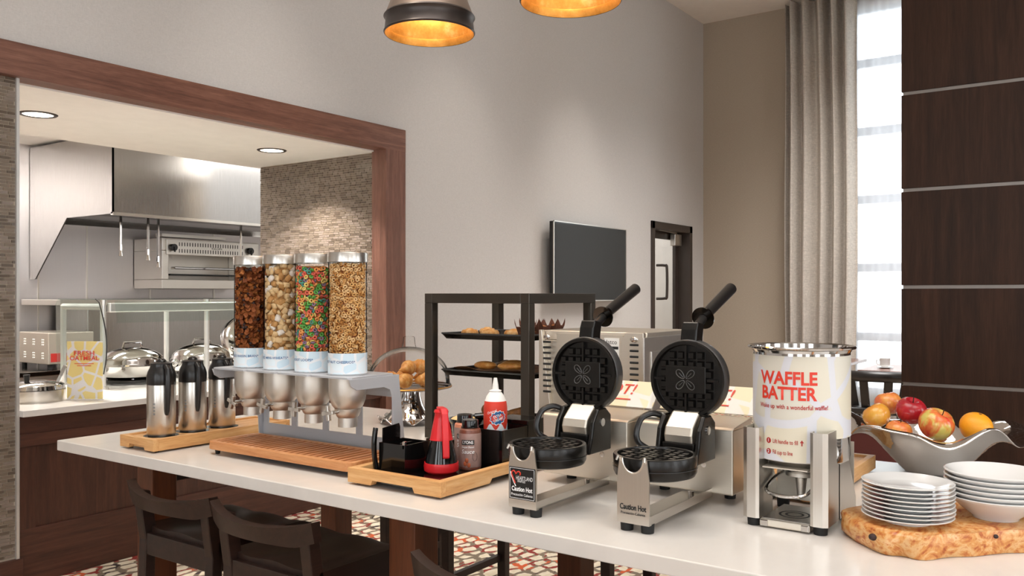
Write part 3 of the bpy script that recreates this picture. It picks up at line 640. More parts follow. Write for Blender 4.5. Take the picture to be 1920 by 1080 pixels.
# ------------------------------------------------------------------ cereal stand
cs = thing('cereal_stand', 'grey metal stand holding four cereal hoppers', 'stand', (2.25, 2.475, C))
ZP = .322
m = MB()          # top plate with four round collars
NP = 48
for yc in (-.2595, -.0865, .0865, .2595):
    ya = yc - .0865 if yc > -.25 else -.37; yb = yc + .0865 if yc < .25 else .37; pts_o = []; pts_i = []
    for i in range(NP):
        a = 2 * PI * i / NP; ca, sa = math.cos(a), math.sin(a)
        k = min(((0 + .125) / ca if ca > 1e-6 else 9), ((-.225 + .125) / ca if ca < -1e-6 else 9), ((yb - yc) / sa if sa > 1e-6 else 9), ((ya - yc) / sa if sa < -1e-6 else 9))
        pts_o.append((-.125 + k * ca, yc + k * sa)); pts_i.append((-.125 + .069 * ca, yc + .069 * sa))
    vv = [(p[0], p[1], z) for z in (ZP - .006, ZP) for q_ in (pts_o, pts_i) for p in q_]; ff = []
    for i in range(NP):
        j = (i + 1) % NP; ff += [(i, j, NP + j, NP + i), (2 * NP + i, 3 * NP + i, 3 * NP + j, 2 * NP + j), (i, 2 * NP + i, 2 * NP + j, j), (NP + i, NP + j, 3 * NP + j, 3 * NP + i)]
    m.add(vv, ff)
m.build('top_plate', 'stand_paint', cs)
prof = [(-.225, ZP - .006), (-.215, ZP - .03), (-.19, ZP - .044), (-.06, ZP - .044), (-.03, ZP - .055), (-.018, ZP - .085), (-.004, 0), (.055, 0), (.015, ZP - .006)]
for yy in (-.372, .367): MB().prism(prof, 'y', yy, yy + .005).build('end_bracket', 'stand_paint', cs, bevel=.001)
m = MB(); m.box(.012, .018, -.37, .37, .0, .085).box(.012, .018, -.37, .37, .235, ZP - .006)
for yy in (-.37, -.19, -.012, .165, .335): m.box(.012, .018, yy, yy + .03, .085, .235)
m.build('back_panel', 'stand_paint', cs); MB().box(.012, .16, -.37, .37, .0, .006).build('foot_plate', 'stand_paint', cs)
# ------------------------------------------------------------------ cereal hoppers
def torus(R, r, nu=10, nv=5, sq=1.):
    v = []; f = []
    for i in range(nu):
        for j in range(nv):
            a = 2 * PI * i / nu; b_ = 2 * PI * j / nv; v.append(((R + r * math.cos(b_)) * math.cos(a), (R + r * math.cos(b_)) * math.sin(a), r * math.sin(b_) * sq))
            f.append((i * nv + j, ((i + 1) % nu) * nv + j, ((i + 1) % nu) * nv + (j + 1) % nv, i * nv + (j + 1) % nv))
    return np.array(v), np.array(f)
def pillow(a, b_, c):
    v = []; q = []
    for k, (s, z) in enumerate(((.8, -1), (1, -.4), (1, .4), (.8, 1))):
        for (x, y) in ((-1, -1), (0, -1.06), (1, -1), (1.06, 0), (1, 1), (0, 1.06), (-1, 1), (-1.06, 0)): v.append((x * a * s, y * b_ * s, z * c))
    for k in range(3): q += [(k * 8 + i, k * 8 + (i + 1) % 8, k * 8 + 8 + (i + 1) % 8, k * 8 + 8 + i) for i in range(8)]
    q += [(0, 1, 2, 3), (0, 3, 4, 7), (4, 5, 6, 7), (0, 7, 7, 0)][:3]; q += [(24, 25, 26, 27), (24, 27, 28, 31), (28, 29, 30, 31)]
    return np.array(v), np.array(q)
def flake(s):
    v = []; 
    for j in range(3):
        for i in range(3): v.append(((i - 1) * s * (1 - .25 * abs(j - 1)), (j - 1) * s * .8, s * .45 * ((i - 1) ** 2 + .5 * (j - 1) ** 2) + s * .1 * ((i + j) % 2)))
    v = np.array(v); w_ = v + np.array([0, 0, s * .16]); f = [(0, 1, 4, 3), (1, 2, 5, 4), (3, 4, 7, 6), (4, 5, 8, 7)]
    f += [tuple(9 + k for k in q[::-1]) for q in f]; return np.vstack([v, w_]), np.array(f)
def fill(name, shapes, pitch, R, z0, z1, mats, parent, rng, tilt=.9, layers=2):
    """pieces packed in jittered rows just inside the tube wall, each tipped at random"""
    V = []; F = []; mi = []; o = 0
    for ly in range(layers):
        r_ = R - ly * pitch * .62; nz = int((z1 - z0) / (pitch * .86)); na = int(2 * PI * r_ / pitch)
        for iz in range(nz + 1):
            for ia in range(na):
                sv, sf, ms = shapes[rng.integers(len(shapes))]
                a = 2 * PI * (ia + .5 * (iz % 2) + rng.normal() * .16) / na; zc = z0 + iz * pitch * .86 + rng.normal() * pitch * .16; rr0 = r_ - rng.random() * pitch * .25
                t1 = rng.normal() * tilt; t2 = rng.normal() * tilt; t3 = rng.random() * 2 * PI
                Mx = Matrix.Rotation(a, 3, 'Z') @ Matrix.Rotation(t1, 3, 'Z') @ Matrix.Rotation(PI / 2 + t2, 3, 'Y') @ Matrix.Rotation(t3, 3, 'Z')
                vv = sv @ np.array(Mx).T + np.array([rr0 * math.cos(a), rr0 * math.sin(a), zc])
                rr = np.hypot(vv[:, 0], vv[:, 1]); lim = R + .0065; sc = np.where(rr > lim, lim / rr, 1.); vv[:, 0] *= sc; vv[:, 1] *= sc
                V.append(vv); F.append(sf + o); o += len(sv); mi += [int(rng.choice(ms))] * len(sf)
    V = np.vstack(V); F = np.vstack(F); me = bpy.data.meshes.new(name)
    me.vertices.add(len(V)); me.vertices.foreach_set('co', V.astype(np.float32).ravel())
    me.loops.add(F.size); me.loops.foreach_set('vertex_index', F.astype(np.int32).ravel())
    me.polygons.add(len(F)); me.polygons.foreach_set('loop_start', np.arange(0, F.size, 4, dtype=np.int32))
    me.polygons.foreach_set('material_index', np.array(mi, dtype=np.int32)); me.polygons.foreach_set('use_smooth', np.ones(len(F), dtype=bool))
    for m_ in mats: me.materials.append(MATS[m_])
    me.update(calc_edges=True); me.validate()
    ob = bpy.data.objects.new(name, me); COL.objects.link(ob); ob.parent = parent; ob['kind'] = 'stuff'; return ob
for nm, c in (('oat_ring', 'd8a868'), ('oat_ring_pale', 'e6c08a'), ('oat_ring_dark', 'b9803f'), ('loop_red', 'e56a58'), ('loop_green', '62ad50'), ('loop_orange', 'f0a35c'), ('loop_yellow', 'ead27c'), ('loop_purple', '8d7794'), ('loop_teal', '4f9a88'),
              ('wheat', 'b98a52'), ('wheat_pale', 'd8b888'), ('sugar', 'e4dcd2'), ('bran', '9a5526'), ('bran_dark', '7c3f1a'), ('bran_light', 'b87236'), ('raisin', '33211f')):
    flat(nm, c, .7, var=.12, vs=120, bump=.3)
rng = np.random.default_rng(3)
t1_, f1_ = torus(.0054, .0026); t2_, f2_ = torus(.0058, .0030); pv, pf = pillow(.0125, .0095, .0065); fv, ff = flake(.0095); rv, rf = pillow(.006, .0045, .004)
def hopper(y, label, brand, kind):
    h = thing('cereal_hopper', label, 'cereal hopper', (2.125, y, C), group='cereal hoppers in the stand')
    R = .0665
    MB().lathe([(R, ZP + .003), (R, .715)], 48).build('tube', 'hopper_glass', h, smooth=True)
    MB().lathe([(0, .745), (R + .002, .745), (R + .0035, .742), (R + .0035, .712), (R - .001, .712)], 48).build('cap', 'brushed', h, smooth=True)
    MB().lathe([(R + .0006, ZP + .004), (R + .0012, ZP + .0045), (R + .0012, .398), (R + .0006, .398)], 48).build('paper_band', 'cereal_label', h, smooth=True)
    MB().lathe([(R + .006, ZP + .001), (R + .006, ZP + .003), (R - .002, ZP + .003)], 40).build('collar', 'stand_paint', h, smooth=True)
    MB().lathe([(R - .001, ZP - .002), (R - .001, .285), (.0655, .258), (.062, .235), (.054, .214), (.046, .205), (.040, .204)], 40).build('funnel', 'dull_alu', h, smooth=True)
    MB().lathe([(.043, .206), (.046, .203), (.045, .192), (.038, .176), (.033, .172)], 36).build('valve_housing', 'dull_alu', h, smooth=True)
    MB().lathe([(.033, .174), (.033, .140), (.030, .140), (.030, .17)], 32).build('spout', 'dull_alu', h, smooth=True)
    k = MB().cyl((-.04, 0, .196), (-.085, 0, .196), .006, n=10).build('dial_shaft', 'chrome', h, smooth=True)
    kb = MB()
    for a in range(4):
        t = a * PI / 2 + PI / 4 + y; kb.bar((-.09, 0, .196), (-.09, .026 * math.cos(t), .196 + .026 * math.sin(t)), .012, .013, up=(1, 0, 0))
    kb.build('cross_dial', 'brushed', k, bevel=.0015)
    text('cereal_name', brand, .0125, 'blue_print', h, on_cyl(R + .0016, PI + .12, .368), .012, spacing=1.05)
    zz0, zz1, Ri = .335, .70, R - .0085
    if kind == 'o': fill('cereal', [(t1_, f1_, (0, 0, 1, 1, 2))], .0146, Ri, zz0, zz1, ['oat_ring', 'oat_ring_pale', 'oat_ring_dark'], h, rng, .55); core = 'bran'
    if kind == 'loops': fill('cereal', [(t2_, f2_, (0, 0, 1, 1, 2, 2, 3, 4, 5))], .0158, Ri, zz0, zz1, ['loop_red', 'loop_green', 'loop_orange', 'loop_yellow', 'loop_purple', 'loop_teal'], h, rng, .6); core = 'bran_light'
    if kind == 'wheat': fill('cereal', [(pv, pf, (0, 1, 1, 2))], .0235, Ri - .003, zz0, zz1, ['wheat', 'wheat_pale', 'sugar'], h, rng, .6); core = 'wheat'
    if kind == 'bran': fill('cereal', [(fv, ff, (0, 0, 1, 2))] * 8 + [(rv, rf, (3,))], .0135, Ri - .001, zz0, zz1, ['bran', 'bran_dark', 'bran_light', 'raisin'], h, rng, .9); core = 'bran_dark'
    MB().cyl((0, 0, .33), (0, 0, .70), Ri - .012, n=24).build('cereal_core', core, h)['kind'] = 'stuff'
hopper(2.734, 'tall hopper of brown bran flakes and raisins, leftmost on the stand', "KELLOGG'S RAISIN BRAN*", 'bran')
hopper(2.561, 'tall hopper of frosted wheat biscuits, second from left on the stand', 'FROSTED MINI-WHEATS*', 'wheat')
hopper(2.388, 'tall hopper of multicoloured cereal loops, third on the stand', 'FROOT LOOPS*', 'loops')
hopper(2.215, 'tall hopper of golden oat rings, rightmost on the stand', 'HONEY NUT CHEERIOS*', 'o')
# ------------------------------------------------------------------ cake stand with croissants
ck = thing('cake_stand', 'silver pedestal cake stand with clear plate behind the cereal stand', 'cake stand', (3.02, 2.74, C))
def ruff(t, r, z, k): return (r * (1 + .05 * math.sin(9 * t) * (r > .1)), z + (.014 * (1 + math.sin(9 * t)) if r > .12 else 0))
MB().lathe([(.14, .004), (.135, .007), (.112, .022), (.088, .048), (.066, .085), (.054, .125), (.052, .155), (.0, .16)], 72, mod=ruff).build('pedestal', 'polished_alu', ck, smooth=True, solid=.003)
MB().lathe([(0, .160), (.185, .162), (.2, .168), (.2, .174), (.185, .17), (0, .168)], 56).build('plate', 'acrylic', ck, smooth=True)
MB().lathe([(.199, .169), (.2015, .172), (.199, .175)], 56).build('copper_edge', 'gold_leaf', ck, smooth=True)
dm = thing('cake_dome', 'clear acrylic dome with glass knob over the croissants', 'dome', (3.02, 2.74, C + .1755))
MB().lathe([(.19, .0), (.192, .01), (.19, .03)] + [(.19 * math.cos(t / 12 * PI / 2) , .03 + .15 * math.sin(t / 12 * PI / 2)) for t in range(1, 12)] + [(0.001, .18)], 56).build('shell', 'acrylic', dm, smooth=True)
MB().lathe([(.034, .178), (.03, .19), (.026, .225), (.022, .228), (0, .228)], 24).build('knob', 'acrylic', dm, smooth=True); MB().lathe([(.19, 0), (.197, .002), (.197, .006), (.19, .008)], 48).build('rim', 'acrylic', dm, smooth=True)
def croissant_mat():
    q = NT('croissant'); f = q.noise(q.coord(), 30, 5, .6); q.l(q.ramp(f, [(.3, 'b96f28'), (.5, 'd9974a'), (.7, 'efc886')]), q.b.inputs['Base Color']); q.set(Roughness=.45); q.bump(f, .4, .004)
croissant_mat()
crm = MB(); pts = []; rs = []
for i in range(41):
    t = i / 40 * 2 - 1; a = t * 1.15; pts.append((.055 * math.sin(a) * 1.15, .045 - .05 * math.cos(a), .026 + .004 * math.cos(a * 2)))
    rs.append(max(.004, .034 * (1 - abs(t) ** 1.7) * (1 + .16 * (((i * 7 / 40) % 1) - .5))))
crm.tube(pts, rs, 14)
cr0 = crm.build('croissant', 'croissant', None, smooth=True, ang=60)
crs = [((-.09, -.05, 0), .3), ((.02, -.10, 0), -.4), ((.10, -.01, 0), 1.4), ((-.06, .07, 0), 2.4), ((.05, .08, 0), 3.3), ((-.045, -.03, .055), .5), ((.06, -.025, .055), -1.2)]
whr = ['at the left front of the glass plate', 'at the front of the glass plate', 'at the right of the glass plate', 'at the back left of the glass plate', 'at the back of the glass plate', 'on top of the pile, left', 'on top of the pile, right']
for k, (p, a) in enumerate(crs):
    c = cr0 if k == 0 else cr0.copy()
    if k: COL.objects.link(c)
    c.location = (3.02 + p[0] * .95, 2.74 + p[1] * .95, C + .176 + p[2]); c.rotation_euler = (0, 0, a)
    tag(c, 'golden baked croissant under the dome, ' + whr[k], 'croissant', 'croissants under the clear dome')
# ------------------------------------------------------------------ pastry display case
W_, D_, H_ = .511, .531, .604
pc = thing('pastry_case', 'glass pastry display case with dark square frame behind the condiments', 'display case', (2.746, 1.873, C))
w_ = .04
for xx in (0, W_ - w_):
    for yy in (0, D_ - w_): MB().box(xx, xx + w_, yy, yy + w_, w_, H_ - w_).build('post', 'case_frame', pc, bevel=.002)
for z_ in (0, H_ - w_):
    for yy in (0, D_ - w_): MB().box(0, W_, yy, yy + w_, z_, z_ + w_).build('rail', 'case_frame', pc, bevel=.002)
    for xx in (0, W_ - w_): MB().box(xx, xx + w_, w_, D_ - w_, z_, z_ + w_).build('rail', 'case_frame', pc, bevel=.002)
MB().box(.004, W_ - .004, .004, D_ - .004, .0, .012).build('floor_panel', 'case_frame', pc); MB().box(w_, W_ - w_, w_, D_ - w_, H_ - .012, H_ - .004).build('top_pane', 'case_glass', pc)
for (a) in ((.012, .017, w_, D_ - w_), (W_ - .017, W_ - .012, w_, D_ - w_), (w_, W_ - w_, .012, .017), (w_, W_ - w_, D_ - .017, D_ - .012)): MB().box(*a, w_, H_ - w_).build('side_pane', 'case_glass', pc)
sp = MB().box(W_ - .05, W_ - .03, .30, .325, .04, H_ - .04).build('door_stile', 'case_frame_light', pc)
def pastry_mat(name, a, b_, c):
    q = NT(name); f = q.noise(q.coord(), 40, 5, .6); q.l(q.ramp(f, [(.3, a), (.5, b_), (.7, c)]), q.b.inputs['Base Color']); q.set(Roughness=.5); q.bump(f, .4, .003)
pastry_mat('danish', 'c07f3a', 'd9a05a', 'efcf9c'); pastry_mat('muffin_top', '7a4520', 'a3622c', 'c98a48'); pastry_mat('bagel', '6d4220', '8a5a2c', 'b07a42'); flat('brown_paper', '6e4230', .8); flat('parchment', '7a5232', .7, var=.15); flat('bread', 'e0bf88', .7, var=.1)
def sheet_tray(z_, label):
    t = thing('baking_tray', label, 'tray', (2.80, 1.925, C + z_), group='baking trays in the pastry case')
    m = MB(); X, Y, h, s = .405, .43, .022, .014
    o = [(0, 0), (X, 0), (X, Y), (0, Y)]; i_ = [(s, s), (X - s, s), (X - s, Y - s), (s, Y - s)]
    m.add([(p[0], p[1], h) for p in o] + [(p[0], p[1], 0) for p in i_], [(k, (k + 1) % 4, 4 + (k + 1) % 4, 4 + k) for k in range(4)] + [(4, 5, 6, 7)])
    m.build('pan', 'dark_chrome', t, solid=.002, recalc=True); 
    r = MB()
    for (a, b_) in zip(o, o[1:] + o[:1]): r.cyl((a[0], a[1], h), (b_[0], b_[1], h), .0035, n=6)
    r.build('rolled_rim', 'case_frame_light', t); return t
sheet_tray(.415, 'upper black baking tray with danishes in the glass case'); sheet_tray(.262, 'middle black baking tray lined with brown paper in the glass case'); sheet_tray(.045, 'lowest black baking tray with bagels in the glass case')
def spiral(loc, k, lb):
    o = MB().ball((0, 0, .021), (.046, .036, .019), 20, 10, fn=lambda x, y, z: (x, y, z * (1 + .25 * math.sin(9 * math.hypot(x, y))))).build('danish_pastry', 'danish', None, smooth=True); o.location = loc; o.rotation_euler = (0, 0, k)
    tag(o, lb, 'pastry', 'danishes on the upper tray')
ut = C + .417
spiral((2.87, 2.26, ut), .3, 'pale glazed danish at the left of the upper tray'); spiral((2.88, 2.16, ut), 1.1, 'pale glazed danish second along the upper tray'); spiral((2.93, 2.07, ut), 2.0, 'pale glazed danish in the middle of the upper tray'); spiral((3.02, 2.28, ut), .6, 'pale glazed danish at the back of the upper tray')
def muffin(loc, lb):
    t = thing('muffin', lb, 'muffin', loc, random.random() * 3, group='muffins in pointed paper cups')
    def cup(a, r, z, k): return (r * (1 + .05 * math.sin(4 * a) * k), z + (.03 * max(0, math.sin(4 * a)) ** 2 if k == 2 else 0))
    MB().lathe([(.024, .0), (.03, .03), (.041, .052)], 32, mod=cup).build('paper_cup', 'brown_paper', t, solid=.0008); MB().ball((0, 0, .036), (.031, .031, .022), 18, 10).lathe([(0, .002), (.022, .002), (.028, .03)], 16).build('top', 'muffin_top', t, smooth=True)
muffin((2.87, 1.975, ut), 'muffin in a pointed brown paper cup at the front corner of the upper tray'); muffin((2.97, 1.965, ut), 'muffin in a pointed brown paper cup next to the corner one'); muffin((3.08, 1.97, ut), 'muffin in a pointed brown paper cup third from the corner'); muffin((3.05, 2.08, ut), 'muffin in a pointed brown paper cup behind the front row')
def sheet(u, v): return (2.83 + .33 * u, 1.955 + .36 * v, C + .272 + .02 * (abs(u - .5) * 2) ** 3 * (1 + .3 * math.sin(v * 9)) + .006 * math.sin(v * 17 + u * 5) * (.3 + u))
tag(MB().grid(sheet, 14, 18).build('baking_paper', 'parchment', None, smooth=True, solid=.0015), 'crinkled brown baking paper lining the middle tray', 'paper')
for k, (x, y) in enumerate(((2.90, 2.20), (2.91, 2.08), (3.02, 2.14))):
    o = MB().ball((0, 0, .012), (.035, .055, .018), 18, 10).build('sweet_bun', 'croissant', None, smooth=True); o.location = (x, y, C + .290); o.rotation_euler = (0, 0, .4 * k)
    tag(o, ('golden bun at the left of the brown paper', 'golden bun at the right of the brown paper', 'golden bun at the back of the brown paper')[k], 'bun', 'buns on the brown paper')
tv_, tf_ = torus(.032, .0205, 24, 12, .9)
bg0 = MB(); bg0.v = [tuple(p) for p in tv_]; bg0.f = [tuple(int(i) for i in q_) for q_ in tf_]; bg0.m = [0] * len(tf_); bg0 = bg0.build('bagel', 'bagel', None, smooth=True, ang=70)
bw = ['at the left front of the lowest tray', 'second along the front of the lowest tray', 'right front of the lowest tray', 'at the back left of the lowest tray', 'in the middle of the lowest tray', 'on top of the pile, left', 'on top of the pile, right']
for k, (x, y, z_, tl) in enumerate(((2.87, 2.24, 0, 0), (2.87, 2.125, 0, 0), (2.875, 2.01, 0, 0), (2.99, 2.25, 0, 0), (2.99, 2.09, 0, 0), (2.93, 2.18, .046, .3), (2.93, 2.05, .046, -.25))):
    c = bg0 if k == 0 else bg0.copy()
    if k: COL.objects.link(c)
    c.location = (x, y, C + .067 + z_); c.rotation_euler = (tl, tl * .5, k); tag(c, 'brown bagel ' + bw[k], 'bagel', 'bagels in the pastry case')
tag(MB().box(0, .055, 0, .09, 0, .03).build('bread_slice', 'bread', bevel=.012, seg=3), 'pale slice of bread at the right end of the lowest tray', 'bread').location = (3.12, 1.96, C + .05)
# ------------------------------------------------------------------ big steel conveyor toaster
bt = thing('bread_toaster', 'large boxy steel toaster with vent slots behind the left waffle maker', 'toaster', (2.70, 1.364, C))
MB().box(.02, .42, 0, .434, .03, .43).build('housing', 'brushed_y', bt, bevel=.004)
for yy, nm in ((.362, 'left_end_plate'), (0, 'right_end_plate')): MB().prism([(yy, .03), (yy + .072, .03), (yy + .072, .468), (yy + .06, .468)] if nm == 'left_end_plate' else [(yy, .03), (yy + .085, .03), (yy + .085, .44), (yy + .07, .466), (yy, .466)], 'x', 0, .02).build('end_plate', 'brushed_y', bt, bevel=.002)
MB().box(.012, .02, .085, .362, .05, .455).build('middle_panel', 'brushed_y', bt)
MB().box(.0, .42, -.003, .002, .03, .45).build('side_panel', 'dull_alu', bt, bevel=.002)
MB().prism([(.02, .43), (.42, .43), (.40, .466), (.03, .466)], 'y', .0, .434).build('top_cover', 'brushed_y', bt, bevel=.003)
MB().prism([(.05, .11), (.38, .11), (.38, .40), (.05, .40)], 'y', -.007, -.002).build('side_door', 'dull_alu', bt, bevel=.006)
for yc in (.397, .035):
    for k in range(10): MB().box(-.003, .003, yc - .017, yc + .017, .235 + k * .0205, .243 + k * .0205).build('vent_slot', 'black_print', bt, bevel=.002)
    MB().ball((-.003, yc, .452 - .01), (.006, .016, .010), 12, 8).build('screw_cover', 'chrome', bt, smooth=True)
rl = MB().box(.0105, .0125, .10, .16, .28, .445).build('rating_label', 'paper_white', bt)
text('print', 'Hatco', .022, 'black_print', rl, on_negx(.0104, .135, .43)); MB().box(.0098, .0106, .103, .157, .405, .415).build('print_bar', 'black_print', rl)
for k in range(6): MB().box(.0098, .0106, .108, .15 - .006 * (k % 3), .39 - k * .016, .394 - k * .016).build('print_line', 'grey_print', rl)
for xx in (.05, .38):
    for yy in (.04, .39): MB().cyl((xx, yy, 0), (xx, yy, .03), .018, n=12).build('foot', 'black_rubber', bt)
# ------------------------------------------------------------------ waffle makers
wm = thing('waffle_maker', 'left waffle maker with open lid and black heart logo label', 'waffle maker', (1.92, 1.332, C), group='waffle makers on the island')
arc = [(.030 * math.cos(t), .186 - .036 * math.sin(t)) for t in [PI * i / 12 for i in range(13)]]
fp = MB().prism([(-.045, .022), (.045, .022), (.045, .135), (.038, .186)] + arc + [(-.038, .186), (-.045, .135)], 'x', 0, .004).build('front_plate', 'brushed', wm)
for s in (-1, 1): MB().tube([(.002, s * .034, .178), (-.002, s * .035, .188), (-.010, s * .037, .191), (-.015, s * .039, .182)], [.0035, .004, .004, .003], 8).build('hook', 'brushed', fp, smooth=True)
MB().tube([(-.001, p[0], p[1]) for p in arc], .0025, 6).build('notch_edge', 'brushed', fp, smooth=True)
MB().box(.004, .40, -.045, .045, .022, .027).box(.004, .40, -.045, -.042, .022, .045).build('base_plate', 'brushed_x', wm)
MB().cyl((.31, -.02, .027), (.31, -.02, .05), .008, n=10).build('level_bolt', 'chrome', wm, smooth=True)
for (xx, yy) in ((.022, .028), (.022, -.030), (.50, .15), (.50, -.06)): MB().cyl((xx, yy, 0), (xx, yy, .024), .016, .0175, n=16).build('foot', 'black_rubber', wm, smooth=True)
bd = MB().box(.40, .545, -.107, .197, .03, .216).build('body', 'brushed_y', wm, bevel=.004)
MB().cyl((.398, -.02, .11), (.402, -.02, .11), .008, n=12).build('body_screw', 'chrome', bd, smooth=True)
MB().prism([(.40, .214), (.545, .214), (.545, .236), (.41, .220)], 'y', -.107, .197).build('control_top', 'brushed_y', bd, bevel=.002)
sk = lambda u, v, h: (.478 + v, .045 - u, .2285 + v * .118 + h)
m = MB(); N = 28; ring = [(.062 * math.cos(2 * PI * i / N), .045 * math.sin(2 * PI * i / N)) for i in range(N)]
m.add([sk(p[0] - .062, p[1], .0006) for p in ring], [tuple(range(N))]).build('yellow_sticker', 'waffle_sticker', bd)
text('sticker_print', 'WAFFLES', .026, 'white_print', bd, lambda u, v, h: sk(u - .062, v, h + .0006), .012, shear=.3)
m = MB(); m.add([sk(u, v, .0006) for u, v in ((-.145, -.05), (-.07, -.05), (-.07, .05), (-.145, .05))], [(0, 1, 2, 3)]).build('black_sticker', 'label_black', bd)
MB().add([sk(u - .108, v, .0009) for u, v in ((-.025, -.03), (.025, -.03), (.025, -.022), (-.025, -.022), (-.028, .0), (.02, -.002), (.024, .022), (-.01, .03))], [(0, 1, 2, 3), (4, 5, 6, 7)]).build('sticker_mark', 'white_print', bd)
# lower plate
def plate(par, name, z0, zt, M=None):
    return MB().lathe([(0, z0), (.085, z0), (.104, z0 + .006), (.109, z0 + .016), (.110, zt - .004), (.108, zt), (.099, zt), (.096, zt - .012), (0, zt - .012)], 56, M=M).build(name, 'cast_iron', par, smooth=True)
studm = MB(); studm.add([(-.0105, -.0105, 0), (.0105, -.0105, 0), (.0105, .0105, 0), (-.0105, .0105, 0), (-.0075, -.0075, .011), (.0075, -.0075, .011), (.0075, .0075, .011), (-.0075, .0075, .011)], [(4, 5, 6, 7), (0, 1, 5, 4), (1, 2, 6, 5), (2, 3, 7, 6), (3, 0, 4, 7)])
ST = studm.build('stud', 'cast_iron', None)
def studs(par, z, center, Mx):
    first = True
    for i in range(-3, 3):
        for j in range(-3, 3):
            x = (i + .5) * .026 + (.003 if i >= 0 else -.003); y = (j + .5) * .026 + (.003 if j >= 0 else -.003)
            if math.hypot(x, y) > .083: continue
            if center and abs(x) < .03 and abs(y) < .06: continue
            o = bpy.data.objects.new('stud', ST.data); COL.objects.link(o); o.parent = par; o.matrix_local = Mx @ Matrix.Translation((x, y, z))
lp = plate(wm, 'lower_plate', 0, .06); lp.location = (.125, 0, .122)
studs(lp, .048, False, Matrix.Identity(4)); MB().box(-.097, .097, -.003, .003, .047, .058).build('divider', 'cast_iron', lp); MB().box(-.003, .003, -.097, .097, .047, .0575).build('divider', 'cast_iron', lp)
MB().lathe([(.1115, .028), (.1115, .03)], 56).build('seam_line', 'black_print', lp)
# upper plate (open, standing upright, facing the front)
MX = Matrix.Rotation(-PI / 2, 4, 'Y')
up = plate(wm, 'upper_plate', -.002, .045, MX); up.location = (.362, 0, .36)
MB().lathe([(0, -.006), (.106, -.006), (.1125, 0), (.1125, .03), (.110, .034)], 56, M=MX).build('lid_shell', 'iron_grey', up, smooth=True)
studs(up, .033, True, MX)
for a in ((-.097, -.040, -.003, .003), (.040, .097, -.003, .003), (-.003, .003, -.097, -.064), (-.003, .003, .064, .097)): MB().box(a[0], a[1], a[2], a[3], .033, .045, M=MX).build('divider', 'cast_iron', up)
MB().box(-.039, .039, -.061, .061, .033, .046, M=MX).build('emblem_block', 'cast_iron', up, bevel=.003)
fl = MB()
for k in range(4):
    a = PI / 4 + k * PI / 2; L = []
    for i in range(17):
        t = i / 16 * 2 * PI; r_ = .0205 - .0155 * math.cos(t); s_ = .0085 * math.sin(t) * (1 - .25 * math.cos(t)); L.append((r_ * math.cos(a) - s_ * math.sin(a), r_ * math.sin(a) + s_ * math.cos(a)))
    fl.tube([(-.0465, -p[0], p[1]) for p in L[:-1]], .0011, 5, closed=True); fl.tube([(-.0465, -.009 * math.cos(a), .009 * math.sin(a)), (-.0465, -.026 * math.cos(a), .026 * math.sin(a))], .0009, 5)
fl.build('flower_emblem', 'iron_grey', up, smooth=True)
# hinge, arms, handle
MB().prism([(.27, .185), (.345, .185), (.36, .24), (.352, .27), (.322, .272), (.30, .255), (.272, .232), (.264, .21)], 'y', -.042, .042).build('hinge_cover', 'brushed_y', wm, bevel=.006, seg=3)
MB().box(.265, .36, -.048, .048, .13, .19).build('hinge_block', 'cast_iron', wm, bevel=.004)
for s in (-1, 1):
    a = MB().prism([(.245, .135), (.375, .135), (.375, .24), (.345, .262), (.30, .262), (.272, .225), (.262, .18)], 'y', s * .052, s * .066).build('hinge_arm', 'cast_iron', wm, bevel=.004)
    MB().cyl((.32, s * .066, .222), (.32, s * .069, .222), .012, n=16).build('pivot_screw', 'chrome', a, smooth=True)
MB().tube(spline([(.315, .066, .25), (.285, .085, .262), (.255, .105, .25), (.238, .112, .215), (.24, .108, .185), (.262, .09, .165)], 5), .0085, 10).build('side_grip', 'black_plastic', wm, smooth=True)
MB().prism([(.333, .462), (.385, .462), (.385, .475), (.395, .515), (.35, .522), (.34, .50)], 'y', -.024, .024).build('handle_bracket', 'cast_iron', wm, bevel=.004)
hn = MB().cyl((.375, 0, .495), (.44, 0, .53), .013, n=16).cyl((.47, 0, .544), (.66, 0, .618), .0165, .0185, n=20).build('lid_handle', 'black_plastic', wm, smooth=True)
dd = Vector((.19, 0, .074)).normalized(); p0 = Vector((.44, 0, .53))
MB().cyl(p0, p0 + dd * .006, .034, .033, n=28).cyl(p0 + dd * .006, p0 + dd * .035, .02, .0165, n=20).build('hand_guard', 'dark_chrome', hn, smooth=True)
e0 = Vector((.66, 0, .618)); MB().cyl(e0, e0 + dd * .003, .0125, n=18).build('end_cap', 'chrome', hn, smooth=True)
wm2 = dup(wm, 'right waffle maker with open lid and warning printed on bare steel', (1.95, 1.014, C))
fp2 = [o for o in wm2.children if o.name.startswith('front_plate')][0]
lb = MB().box(-.0012, .0, -.0425, .0425, .045, .132).build('logo_label', 'label_black', fp, bevel=.0005)
bl_ = MB()
for (y0, y1, z0_, z1_) in ((-.040, .040, .1285, .1295), (-.040, .040, .0475, .0485), (-.040, -.039, .0475, .1295), (.039, .040, .0475, .1295)): bl_.box(-.0016, -.001, y0, y1, z0_, z1_)
bl_.build('label_border', 'white_print', lb)
nx = lambda z_, y=0, x=-.0014: on_negx(x, y, z_)
text('label_print', 'HEARTLAND', .0155, 'white_print', lb, nx(.1025, -.008), width=.054); text('label_print', 'WAFFLES', .009, 'white_print', lb, nx(.094, .002), width=.026)
text('label_print', 'Caution Hot', .0175, 'white_print', lb, nx(.073), .03, width=.068); text('label_print', 'Precaución Caliente', .0095, 'white_print', lb, nx(.058), .01, width=.070)
